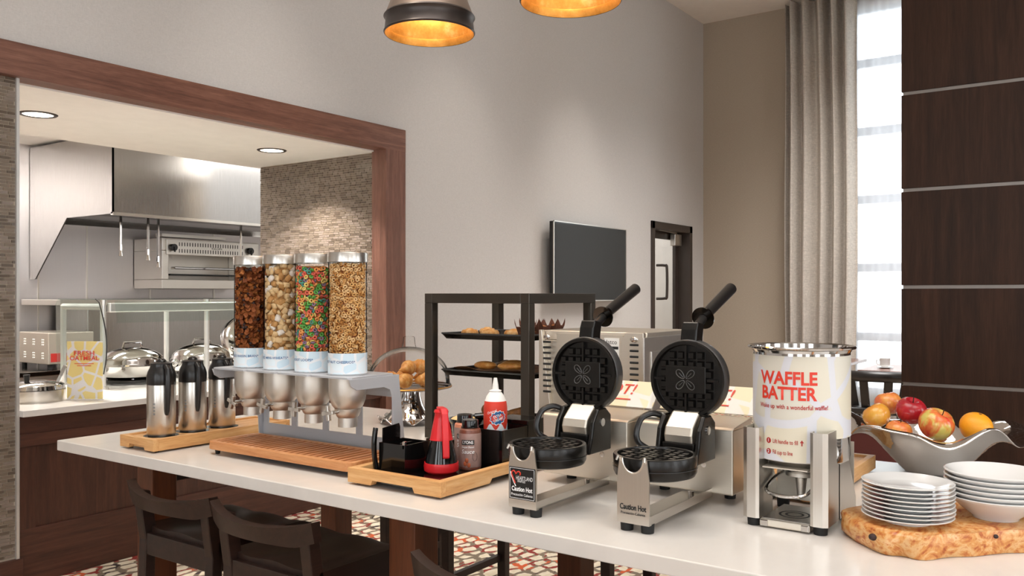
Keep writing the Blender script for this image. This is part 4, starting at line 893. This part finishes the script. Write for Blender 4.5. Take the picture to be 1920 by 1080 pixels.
hrt = [(.022 + .0 , .088), (.028, .100), (.034, .112), (.033, .119), (.027, .122), (.022, .118), (.0195, .1135), (.016, .119), (.010, .121), (.005, .117), (.006, .111)]
MB().tube([(-.0018, p[0], p[1]) for p in hrt], .0018, 6).build('heart_logo', 'red_print', lb); MB().tube([(-.002, .037, .118), (-.002, .035, .108), (-.002, .026, .090), (-.002, .020, .080)], .0013, 6).build('heart_logo', 'white_print', lb)
text('steel_print', 'Caution Hot', .0195, 'black_print', fp2, nx(.063, 0, -.0004), .03, width=.074); text('steel_print', 'Precaución Caliente', .0095, 'black_print', fp2, nx(.048, 0, -.0004), .008, width=.068)
# tilted HOT cards behind each maker
def hotcard(loc, label):
    t = thing('hot_sign', label, 'sign', loc, group='tilted warning cards on the waffle makers')
    MB().prism([(.0, .0), (.003, -.003), (.075, .071), (.072, .074)], 'y', -.114, .19).build('card', 'hot_card', t)
    q_ = lambda u0, v0: (lambda u, v, h: (.036 + (v + v0) * .7 - .7 * h, u0 - u, .038 + (v + v0) * .707 + .7 * h))
    text('lettering', 'HOT!', .058, 'red_print', t, q_(.035, .014), .012, shear=.2, width=.135); MB().add([q_(.03, -.025)(u, v, .0006) for u, v in ((-.06, -.0025), (.06, -.0025), (.06, .0025), (-.06, .0025))], [(0, 1, 2, 3)]).build('small_print', 'red_print', t); return t
hotcard((2.468, 1.332, C + .242), 'tilted white card reading HOT! behind the left waffle maker'); hotcard((2.498, 1.014, C + .242), 'tilted white card reading HOT! behind the right waffle maker')
bpy.data.objects.remove(ST)
# ------------------------------------------------------------------ batter dispenser
bd = thing('batter_dispenser', 'steel waffle batter dispenser with printed canister beside the right waffle maker', 'dispenser', (2.19, .71, C))
for s in (-1, 1):
    y1 = s * .108; y0 = s * .063
    P = [(.03, y0 + s * .0), (.0, y0 + s * .002), (-.004, y0 + s * .010), (-.004, y1 - s * .012), (.004, y1), (.11, y1), (.11, y1 - s * .003), (.008, y1 - s * .004), (0, y1 - s * .014), (0, y0 + s * .012), (.004, y0 + s * .005), (.03, y0 + s * .004)]
    MB().prism(P, 'z', .022, .255).build('front_post', 'brushed', bd)
    MB().prism([(.10, .022), (.27, .022), (.27, .05), (.20, .16), (.12, .235), (.10, .24)], 'y', y1 - s * .003, y1).build('side_panel', 'brushed', bd)
    MB().prism([(.03, .022), (.10, .022), (.10, .24), (.03, .25)], 'y', y0 - s * .0, y0 + s * .003).build('inner_wall', 'brushed', bd)
    for xx in (.02, .255): MB().cyl((xx, s * .085, 0), (xx, s * .085, .024), .0165, .018, n=16).build('foot', 'black_rubber', bd, smooth=True)
MB().box(.26, .264, -.105, .105, .022, .20).build('back_panel', 'brushed_y', bd)
dt = MB().box(.0, .19, -.064, .064, .004, .022).build('drip_tray', 'brushed_y', bd, bevel=.003)
MB().box(.012, .185, -.06, .06, .022, .0235).build('drip_grille', 'hood_steel', dt)
for rr in (.018, .034): MB().lathe([(rr, .0236), (rr + .006, .0236)], 32).build('grille_slot', 'black_print', dt).location = (.085, 0, 0)
for yy in (-.052, .052): MB().box(-.003, .004, yy - .01, yy + .01, .005, .021).build('tray_clip', 'chrome', dt, bevel=.002)
ctn = MB().lathe([(.03, .115), (.035, .125), (.10, .155), (.1215, .17), (.1235, .18), (.1235, .452)], 64, c=(.14, 0, 0)).build('canister', 'chrome', bd, smooth=True)
MB().lathe([(.1235, .448), (.128, .455), (.137, .458), (.1385, .462), (.135, .465), (.121, .462), (.119, .44), (.117, .2), (0, .19)], 64, c=(.14, 0, 0)).build('rim', 'chrome', ctn, smooth=True)
m = MB(); N = 72; RR = .1243
lab = [(.14 + RR * math.cos(2 * PI * i / N), RR * math.sin(2 * PI * i / N)) for i in range(N)]
m.add([(p[0], p[1], z_) for z_ in (.232, .442) for p in lab], [(i, (i + 1) % N, N + (i + 1) % N, N + i) for i in range(N)])
tg = [(.14 + RR * math.cos(PI + t), RR * math.sin(PI + t)) for t in [(-.66 + 1.32 * i / 14) for i in range(15)]]
m.add([(p[0], p[1], z_) for z_ in (.172, .232) for p in tg], [(i, i + 1, 16 + i, 15 + i) for i in range(14)])
lbl = m.build('printed_label', 'batter_label', bd, smooth=True)
pc_ = lambda z_, a=0.: on_cyl(RR + .0003, PI + a, z_, (.14, 0))
text('lettering', 'WAFFLE', .046, 'red_print', lbl, pc_(.384), .03, width=.155); text('lettering', 'BATTER', .046, 'red_print', lbl, pc_(.345), .03, width=.148)
text('small_print', 'Wake up with a wonderful waffle!', .016, 'dark_red_print', lbl, pc_(.312, .10), .016, width=.185)
for z_, n_, s_ in ((.222, '1', 'Lift handle to fill'), (.194, '2', 'Fill cup to line')):
    m = MB(); a0 = PI - .40; RQ = RR + .0004
    m.add([(.14 + RQ * math.cos(a0 + .0075 * math.cos(t) / RQ), RQ * math.sin(a0 + .0075 * math.cos(t) / RQ), z_ + .0075 * math.sin(t)) for t in [2 * PI * i / 20 for i in range(20)]], [tuple(range(20))]).build('number_disc', 'dark_red_print', lbl)
    text('number', n_, .012, 'white_print', lbl, on_cyl(RR + .0008, a0, z_, (.14, 0)), .01); text('small_print', s_, .015, 'dark_red_print', lbl, pc_(z_, -.30), .012, align='LEFT', width=.066 if n_ == '1' else .053)
ar = MB(); 
ar.add([pc_(.222, .31)(u, v, .0006) for u, v in ((-.0015, -.007), (.0015, -.007), (.0015, .001), (.005, .001), (0, .008), (-.005, .001), (-.0015, .001))], [(0, 1, 2, 3, 4, 5, 6)]).build('arrow', 'dark_red_print', lbl)
MB().lathe([(.04, .118), (.04, .13), (0, .13)], 24, c=(.14, 0, 0)).cyl((.14, 0, .118), (.14, 0, .062), .016, .010, n=16).build('nozzle', 'dull_alu', bd, smooth=True)
MB().prism([(-.055, .0), (.06, 0), (.06, .003), (-.055, .003)], 'x', .01, .2).build('canister_shelf', 'brushed_y', bd).location = (0, 0, .158 - .005)
MB().tube(spline([(.16, .05, .12), (.10, .055, .115), (.03, .055, .10), (.005, .045, .093), (-.008, .02, .09), (-.01, 0, .089), (-.008, -.02, .09), (.005, -.045, .093), (.03, -.055, .10), (.10, -.055, .115), (.16, -.05, .12)], 4), .0045, 10).build('lift_handle', 'chrome', bd, smooth=True)
# ------------------------------------------------------------------ right-hand oak tray with steel beakers
wood_tray('light oak tray behind the batter dispenser near the fruit bowl', 2.50, 3.125, .70, .93)
MB().box(.022, .603, .022, .208, .010, .046).build('insert', 'oak_tray', bpy.data.objects['wooden_tray.001'])
b0 = None
for k, (xx, lbk) in enumerate(((2.955, 'polished steel beaker at the fruit-bowl end of the oak tray'), (2.82, 'polished steel beaker in the middle of the oak tray, behind the dispenser'))):
    t = thing('steel_beaker', lbk, 'beaker', (xx, .815, C + .0465), group='steel beakers on the right oak tray')
    MB().lathe([(0, 0), (.05, 0), (.054, .004), (.058, .13), (.060, .134), (.057, .135), (.052, .01), (0, .008)], 40).build('cup', 'chrome', t, smooth=True); MB().lathe([(0, .0005), (.056, .0005), (.056, .006)], 32).build('base_ring', 'black_gloss', t)
# ------------------------------------------------------------------ fruit bowl
fb = thing('fruit_bowl', 'hammered silver fruit bowl with wavy flared rim at the right', 'bowl', (3.20, .54, C + .004), 0)
RIM = 9
def wav(t, r, z, k):
    e = min(1, max(0, (r - .09) / .14)); ex = 1 + .22 * e * abs(math.sin(t)); wv = math.sin(5 * t + .5) + .45 * math.sin(8 * t + 1.2)
    return (r * ex * (1 + .035 * e * math.sin(5 * t + 1.6)), z + e * e * e * .027 * wv)
MB().lathe([(0, .012), (.06, .012), (.075, .0), (.085, .004), (.10, .022), (.135, .065), (.165, .11), (.185, .135), (.205, .147), (.225, .150), (.238, .143)], 120, mod=wav).build('dish', 'polished_alu', fb, smooth=True, solid=.006, sub=1)
def fruit_mat(name, stops, sc=10, rough=.25):
    q = NT(name); f = q.noise(q.coord((1, 1, .6)), sc, 4, .6, .4); q.l(q.ramp(f, stops), q.b.inputs['Base Color']); q.set(Roughness=rough); q.b.inputs['Coat Weight'].default_value = .3
fruit_mat('apple_red', [(.3, '8f1420'), (.55, 'b5202c'), (.75, 'cf4a44')]); fruit_mat('apple_mixed', [(.36, 'd8392e'), (.47, 'e07a3e'), (.54, 'd9c262'), (.7, 'cfc86e')], 11)
fruit_mat('apple_yellow', [(.3, 'd9762c'), (.5, 'e0a03c'), (.7, 'e8bd5c')], 12); fruit_mat('apple_blush', [(.35, 'd8593a'), (.55, 'e79a4a'), (.7, 'e9c36a')], 14)
q = NT('orange_peel'); q.b.inputs['Base Color'].default_value = lin('f2a21e'); q.set(Roughness=.4); q.bump(q.noise(q.coord(), 220, 2), .3, .002)
def fruit(name, label, cat, loc, r, mat, tilt=(0, 0, 0), stem=True, oblate=.92):
    t = thing(name, label, cat, loc, group='fruit in the silver bowl'); t.rotation_euler = tilt
    def ap(x, y, z):
        rr = math.hypot(x, y); d = -.30 * math.exp(-(rr / .28) ** 2) if z > 0 else .2 * math.exp(-(rr / .25) ** 2)
        k = 1 + .06 * z; return (x * k, y * k, z * oblate + (d if stem else 0))
    MB().ball((0, 0, 0), r, 32, 22, fn=ap).build('flesh', mat, t, smooth=True, ang=80)
    if stem: MB().tube([(0, 0, r * .55), (.001, 0, r * .8), (.004, .002, r * 1.0)], [.0018, .0016, .002], 6).build('stem', 'stool_wood', t)
    else: MB().cyl((0, 0, r * oblate - .001), (0, 0, r * oblate + .001), .005, n=8).build('stem_end', 'bagel', t)
FZ = C
fruit('apple', 'shiny dark red apple on top of the fruit bowl', 'apple', (3.185, .600, 1.118), .05, 'apple_red', (.25, -.3, 0))
fruit('apple', 'big green and red apple tilted to show its stem in the fruit bowl', 'apple', (3.12, .512, 1.088), .056, 'apple_mixed', (.15, -.55, 1.0))
fruit('apple', 'yellow-orange apple at the left front of the fruit bowl', 'apple', (3.14, .70, 1.098), .046, 'apple_yellow', (-.5, .3, .6))
fruit('apple', 'blushing orange apple at the back left of the fruit bowl', 'apple', (3.265, .69, 1.128), .046, 'apple_blush', (.1, .2, 2.0))
fruit('apple', 'orange-red apple low in the front of the fruit bowl, mostly hidden', 'apple', (3.10, .622, 1.055), .043, 'apple_blush', (.2, 0, .3))
fruit('orange', 'bright orange at the right of the fruit bowl', 'orange', (3.17, .402, 1.082), .05, 'orange_peel', (.3, -.2, 0), False, .95)
fruit('apple', 'yellow apple at the back right, half hidden in the fruit bowl', 'apple', (3.27, .53, 1.075), .048, 'apple_yellow', (0, 0, 0))
# ------------------------------------------------------------------ live-edge board with plates and bowls
def slabwood():
    q = NT('slab_wood'); v = q.coord((3, 6, 6), rot=(0, 0, .9)); a = q.noise(v, 2.6, 4, .6, 3.0); b_ = q.noise(v, 6, 5, .6, 1.5)
    mx = q.n('ShaderNodeMix'); mx.data_type = 'FLOAT'; mx.inputs[0].default_value = .35; q.l(a, mx.inputs[2]); q.l(b_, mx.inputs[3])
    q.l(q.ramp(mx.outputs[0], [(.3, '6e3015'), (.4, 'b5602c'), (.48, 'd29250'), (.56, 'deb27c'), (.64, 'c77a3e'), (.75, '9a4a20')]), q.b.inputs['Base Color']); q.set(Roughness=.3); q.bump(b_, .12, .003)
slabwood()
out = [(2.25, .592), (2.20, .560), (2.155, .520), (2.125, .487), (2.108, .455), (2.118, .425), (2.108, .398), (2.125, .368), (2.165, .337), (2.205, .300), (2.27, .243), (2.335, .18), (2.40, .10), (2.44, .02), (2.50, -.08), (2.70, -.10), (2.72, .02), (2.66, .13), (2.60, .24), (2.54, .36), (2.45, .46), (2.37, .545), (2.31, .59)]
def smooth(P, n=2):
    for _ in range(n): P = [q_ for a, b_ in zip(P, P[1:] + P[:1]) for q_ in ((a[0] * .75 + b_[0] * .25, a[1] * .75 + b_[1] * .25), (a[0] * .25 + b_[0] * .75, a[1] * .25 + b_[1] * .75))]
    return P
sb = thing('live_edge_board', 'thick orange-grained live-edge wooden board under the plates and bowls', 'board', (2.35, .3, C))
o_ = [(p[0] - 2.35, p[1] - .3) for p in smooth(out, 1)]
m = MB(); L = []
for z_, s_ in ((.001, .955), (.012, .985), (.03, 1.0), (.048, .992), (.055, .975)): L.append([(p[0] * s_ + .004 * math.sin(9 * p[1] * 7 + z_ * 90), p[1] * s_ + .003 * math.sin(60 * p[0] + z_ * 120), z_) for p in o_])
n = len(o_); v = [p for q_ in L for p in q_]; f = [tuple(range(n))[::-1], tuple(range(4 * n, 5 * n))]
for k in range(4): f += [(k * n + i, k * n + (i + 1) % n, (k + 1) * n + (i + 1) % n, (k + 1) * n + i) for i in range(n)]
m.add(v, f).build('slab', 'slab_wood', sb, smooth=True, ang=50)
for (x_, y_, z_, s_) in ((2.120, .482, .036, .010), (2.262, .247, .043, .006)):
    MB().ball((x_ - 2.345, y_ - .3, z_), (s_, s_, s_ * .8), 12, 8).build('knot', 'raisin', sb, smooth=True)
TZ = C + .0555
pm = MB().lathe([(0, .004), (.045, .004), (.048, 0), (.054, 0), (.056, .005), (.075, .009), (.102, .0165), (.1035, .0185), (.101, .0195), (.078, .0135), (.062, .0095), (.058, .008), (0, .008)], 64).build('salad_plate', 'ceramic', None, smooth=True)
nth = ['bottom', 'second', 'third', 'fourth', 'fifth', 'sixth', 'seventh', 'eighth', 'topmost']
for k in range(9):
    c = pm if k == 0 else pm.copy()
    if k: COL.objects.link(c)
    c.location = (2.245 + .0012 * math.sin(k * 2.3), .43 + .0012 * math.cos(k * 1.7), TZ + k * .0098); tag(c, 'white china plate, %s%s of the left stack' % (nth[k], '' if k in (0, 8) else ' from the bottom'), 'plate', 'stacked white plates')
bm_ = MB().lathe([(0, .004), (.04, .004), (.043, 0), (.050, 0), (.053, .006), (.080, .026), (.102, .046), (.1125, .052), (.1145, .055), (.1115, .0565), (.100, .0505), (.078, .031), (.05, .012), (0, .0095)], 64).build('soup_bowl', 'ceramic', None, smooth=True)
for k in range(6):
    c = bm_ if k == 0 else bm_.copy()
    if k: COL.objects.link(c)
    c.location = (2.405, .262, TZ + k * .0118); tag(c, 'white china bowl, %s of the right stack' % ('bottom', 'second from bottom', 'third from bottom', 'fourth from bottom', 'fifth from bottom', 'topmost')[k], 'bowl', 'stacked white bowls')
# ------------------------------------------------------------------ condiment tray
ct = wood_tray('light oak condiment tray with black insert in front of the pastry case', 1.93, 2.56, 1.628, 2.012, .046, 'y', .026)
MB().box(.026, .604, .026, .358, .012, .030).build('insert', 'black_gloss', ct)
K = C + .0302
def openbox(t, name, X, Y, h, mat, th=.003):
    m = MB(); m.box(0, X, 0, Y, 0, th).box(0, X, 0, th, th, h).box(0, X, Y - th, Y, th, h).box(0, th, th, Y - th, th, h).box(X - th, X, th, Y - th, th, h)
    return m.build(name, mat, t)
bx = thing('packet_caddy', 'square black acrylic caddy at the left corner of the condiment tray', 'caddy', (2.030, 1.860, K))
openbox(bx, 'shell', .112, .112, .092, 'black_gloss'); MB().box(.003, .109, .054, .058, .003, .088).build('divider', 'black_gloss', bx)
MB().box(.0, .012, .002, .012, .078, .104).build('clip', 'chrome', bx, bevel=.002)
for k in range(3): MB().box(.02 + .01 * k, .025 + .01 * k, .062, .108, .004, .082).build('packet', 'black_plastic', bx)
nh = thing('napkin_stand', 'glossy dark upright panel stand with curved strip beside the square black caddy', 'stand', (2.03, 1.9735, K))
MB().prism([(.02, 0), (.105, 0), (.105, .13), (.10, .142), (.022, .135)], 'y', .002, .006).build('panel', 'black_gloss', nh, bevel=.0015)
MB().box(0, .105, .0, .0105, 0, .004).build('base', 'black_gloss', nh)
MB().grid(lambda u, v: (-.004 - .012 * math.sin(v * PI * .9), .0005 + u * .010, .003 + .136 * v), 3, 14).build('curved_strip', 'black_gloss', nh, smooth=True, solid=.014)
lo = thing('sweetener_box', 'low black box of white sweetener packets behind the red syrup jug', 'box', (2.285, 1.865, K))
openbox(lo, 'shell', .055, .10, .07, 'black_gloss')
for k in range(5): MB().box(.008, .048, .012 + k * .017, .016 + k * .017, .004, .078).build('packet', 'paper_white', lo)
# syrup jug
sy = thing('syrup_jug', 'syrup dispenser with red base, red thumb lid and dark brown syrup', 'jug', (2.128, 1.792, K), PI + .95)
sy.scale = (1, 1, .94)
MB().lathe([(0, 0), (.045, 0), (.055, .008), (.0565, .022), (.0545, .036), (.051, .036)], 40).build('base_cup', 'red_plastic', sy, smooth=True)
MB().lathe([(.052, .036), (.049, .055), (.036, .105), (.033, .118)], 40).build('glass_body', 'black_gloss', sy, smooth=True)
MB().lathe([(.0375, .112), (.036, .116), (.030, .15), (.024, .18), (.021, .20), (.024, .206), (.022, .213), (.012, .215), (0, .215)], 36).build('lid', 'red_plastic', sy, smooth=True)
MB().prism([(.012, .205), (.03, .212), (.033, .20), (.048, .13), (.058, .06), (.062, .056), (.067, .062), (.062, .12), (.048, .205), (.036, .222), (.012, .222)], 'y', -.011, .011).build('handle', 'red_plastic', sy, bevel=.004, seg=3)
MB().box(-.02, .024, -.012, .012, .214, .222).build('thumb_slide', 'red_plastic', sy, bevel=.003)
# sauce bottles
flat('sauce_label', '9d8078', .4, var=.12, vs=60); flat('sauce_body', '7a4a3a', .3); flat('peach_plastic', 'd98a6a', .35); flat('almond', 'a8542c', .5, var=.2, vs=60)
def sauce(loc, label, rz, body):
    t = thing('sauce_bottle', label, 'bottle', loc, rz, group='dessert sauce bottles')
    MB().lathe([(0, 0), (.033, 0), (.036, .004), (.036, .122), (.034, .13), (.026, .136), (.022, .138)], 40).build('body', body, t, smooth=True)
    MB().lathe([(.0365, .010), (.0368, .011), (.0368, .118), (.0365, .119)], 40).build('label_wrap', 'sauce_label', t, smooth=True)
    MB().lathe([(.030, .1365), (.027, .1365), (.027, .158), (.0255, .161), (0, .161)], 36).build('cap', 'black_gloss', t, smooth=True)
    a = PI
    m = MB(); R_ = .0371
    m.add([(R_ * math.cos(a + u / R_), R_ * math.sin(a + u / R_), z_) for z_ in (.083, .099) for u in [-.022 + .044 * i / 8 for i in range(9)]], [(i, i + 1, 10 + i, 9 + i) for i in range(8)]); m.build('name_band', 'black_print', t)
    text('brand_print', 'LYONS', .0135, 'white_print', t, on_cyl(R_ + .0002, a, .091), .02, width=.036)
    text('brand_print', 'Designer Dessert', .0085, 'white_print', t, on_cyl(R_, a, .076), .01, shear=.2, width=.042); text('brand_print', 'Sauce', .019, 'white_print', t, on_cyl(R_, a, .061), .005, shear=.2)
    for (u, z_) in ((-.008, .022), (.004, .018), (-.003, .033)): 
        p = on_cyl(R_, a, 0)(u, z_, 0); MB().ball(p, (.002, .006, .008), 12, 8).build('almond_print', 'almond', t, smooth=True)
    MB().tube([on_cyl(R_, a, 0)(.024 + .008 * math.cos(i / 14 * 2 * PI), .045 + .014 * math.sin(i / 14 * 2 * PI), .0002) for i in range(14)], .0005, 4, closed=True).build('swirl_print', 'black_print', t)
    return t
sauce((2.226, 1.752, K), 'pinkish-brown dessert sauce bottle with black cap in front of the black crock', .45, 'sauce_body')
sauce((2.30, 1.85 - .035, K), 'second dessert sauce bottle with orange shoulder, hidden behind the first', .45, 'peach_plastic')
bpy.data.objects['sauce_bottle.001'].location = (2.312, 1.842, K)
lo.location = (2.275, 1.885, K)
# crock of spread
cr = thing('crock', 'black crock heaped with pale cream spread and a looped black handle', 'crock', (2.43, 1.925, K))
MB().lathe([(0, 0), (.04, 0), (.048, .01), (.052, .06), (.058, .105), (.066, .122), (.068, .128), (.063, .128), (.054, .105), (0, .10)], 40).build('pot', 'black_gloss', cr, smooth=True)
MB().ball((-.012, .008, .118), (.05, .05, .018), 20, 10, fn=lambda x, y, z: (x, y, z * (1 + .2 * math.sin(6 * x + 3 * y)))).build('cream', 'bread', cr, smooth=True)
MB().tube([(.0, -.035, .135), (.02, -.062, .138), (.02, -.085, .12), (.015, -.08, .07), (.01, -.052, .05)], [.012, .013, .011, .009, .008], 10).build('handle', 'black_gloss', cr, smooth=True)
# can box and cream can
cbx = thing('can_holder', 'tall black acrylic holder at the right end of the condiment tray', 'holder', (2.275, 1.658, K))
openbox(cbx, 'shell', .145, .142, .125, 'black_gloss'); MB().box(.15, .255, .0, .142, 0, .14).build('rear_block', 'black_gloss', cbx, bevel=.002)
cn = thing('cream_can', 'red spray can of whipped cream with white nozzle in the black holder', 'can', (2.345, 1.737, K + .0035), PI + .78)
cw = MB().lathe([(0, 0), (.038, 0), (.040, .004), (.040, .185), (.037, .205), (.030, .222)], 44).build('body', 'red_print', cn, smooth=True)
MB().lathe([(.036, .208), (.030, .224), (.022, .235), (.019, .238), (.021, .243), (.011, .246)], 36).build('shoulder', 'paper_white', cn, smooth=True)
MB().cyl((0, 0, .243), (0, 0, .262), .012, .010, n=16).cyl((0, 0, .262), (0, 0, .285), .010, .0055, n=12).build('nozzle', 'paper_white', cn, smooth=True)
m = MB(); R_ = .0404; P = [(.026 * (1 + .08 * math.cos(12 * t)) * math.cos(t), .020 * (1 + .08 * math.cos(12 * t)) * math.sin(t)) for t in [2 * PI * i / 60 for i in range(60)]]
rt = lambda u, v: (u * .94 - v * .34, u * .34 + v * .94)
def oc(u, v, h=0.): u, v = rt(u, v); return on_cyl(R_, .08, .155)(u, v, h)
m.add([oc(0, 0, .0002)] + [oc(*p, .0002) for p in P], [(0, 1 + i, 1 + (i + 1) % 60) for i in range(60)]).build('blue_badge', 'blue_print', cw)
m = MB(); P2 = [(p[0] * 1.1, p[1] * 1.12) for p in P]; m.add([oc(0, 0, .0001)] + [oc(*p, .0001) for p in P2], [(0, 1 + i, 1 + (i + 1) % 60) for i in range(60)]).build('badge_border', 'white_print', cw)
text('can_print', 'EXTRA', .0125, 'white_print', cw, lambda u, v, h: oc(u, v + .006, .0006), .015, width=.028); text('can_print', 'CREAMY', .0125, 'white_print', cw, lambda u, v, h: oc(u, v - .006, .0006), .015, width=.036); text('can_print', 'Original', .011, 'white_print', cw, lambda u, v, h: oc(u - .014, v + .026, .0006), .005, shear=.2)
def wave(u, v, h=0): return on_cyl(R_, .1, .0)(u, v, .0003)
m = MB(); us = [-.05 + .1 * i / 24 for i in range(25)]
m.add([wave(u, .06) for u in us] + [wave(u, .125 + .01 * math.sin(u * 170)) for u in us], [(i, i + 1, 26 + i, 25 + i) for i in range(24)]).build('pale_blue_print', 'cereal_label', cw)
# ------------------------------------------------------------------ dining corner by the window
def dtable(loc, label):
    t = thing('dining_table', label, 'table', loc, group='dining tables by the window')
    MB().box(0, .9, -.9, 0, .73, .76).build('table_top', 'table_wood', t, bevel=.003); MB().cyl((.45, -.45, .02), (.45, -.45, .73), .04, n=16).build('column', 'door_dark', t, smooth=True); MB().lathe([(.28, 0), (.28, .012), (.05, .035)], 32, c=(.45, -.45, 0)).build('base', 'door_dark', t, smooth=True)
dtable((9.05, 2.20, 0), 'brown dining table with the white cup by the window'); dtable((9.74, 3.38, 0), 'second brown dining table by the curtain, its corner showing')
cu = thing('coffee_cup', 'white coffee cup on a saucer on the table by the window', 'cup', (9.42, 2.02, .76))
MB().lathe([(0, .002), (.04, 0), (.08, .012), (.078, .015), (.04, .006), (0, .006)], 32).build('saucer', 'ceramic', cu, smooth=True); c_ = MB().lathe([(0, .012), (.035, .012), (.05, .03), (.052, .1), (.049, .1), (.046, .03), (0, .02)], 32).build('cup', 'ceramic', cu, smooth=True)
MB().tube([(-.02, .048, .085), (-.03, .075, .08), (-.03, .075, .045), (-.02, .046, .035)], .006, 8).build('handle', 'ceramic', c_, smooth=True)
def dchair(loc, rz, label, seatm='dark_leather'):
    t = thing('dining_chair', label, 'chair', loc, rz, group='round-backed dining chairs')
    pts = [(.02 + .25 * math.cos(a), .26 * math.sin(a), .74 + .02 * math.cos(a - PI)) for a in [PI * .42 + PI * 1.16 * i / 16 for i in range(17)]]
    MB().tube(pts, [.04] + [.05] * 15 + [.04], 12).build('back_rail', 'dark_leather', t, smooth=True)
    for a in (PI * .6, PI * .86, PI * 1.14, PI * 1.4): MB().bar((.02 + .245 * math.cos(a), .255 * math.sin(a), .74), (.03 + .2 * math.cos(a), .21 * math.sin(a), .44), .075, .03).build('back_post', 'dark_leather', t, bevel=.004)
    MB().box(-.22, .24, -.23, .23, .41, .47).build('seat', seatm, t, bevel=.02, seg=3)
    for (x, y) in ((-.18, -.19), (-.18, .19), (.2, -.2), (.2, .2)): MB().cyl((x * 1.1, y * 1.1, 0), (x, y, .42), .014, .02, n=10).build('leg', 'dark_leather', t, smooth=True)
dchair((8.6, 1.90, 0), .1, 'black round-backed chair in front of the table with the cup'); dchair((8.8, 2.50, 0), .5, 'black round-backed chair beside the canister, left of the table')
ac = thing('lounge_chair', 'burgundy upholstered chair seen between the beakers and the fruit bowl', 'chair', (4.9, 1.25, 0), .3)
MB().box(-.3, .3, -.3, .3, .22, .44).build('seat', 'burgundy', ac, bevel=.04, seg=3); MB().prism([(-.30, .4), (-.18, .4), (-.26, .86), (-.36, .86)], 'y', -.3, .3).build('backrest', 'burgundy', ac, bevel=.03, seg=3)
for (x, y) in ((-.25, -.25), (-.25, .25), (.25, -.25), (.25, .25)): MB().cyl((x, y, 0), (x, y, .23), .015, .022, n=10).build('leg', 'stool_wood', ac, smooth=True)
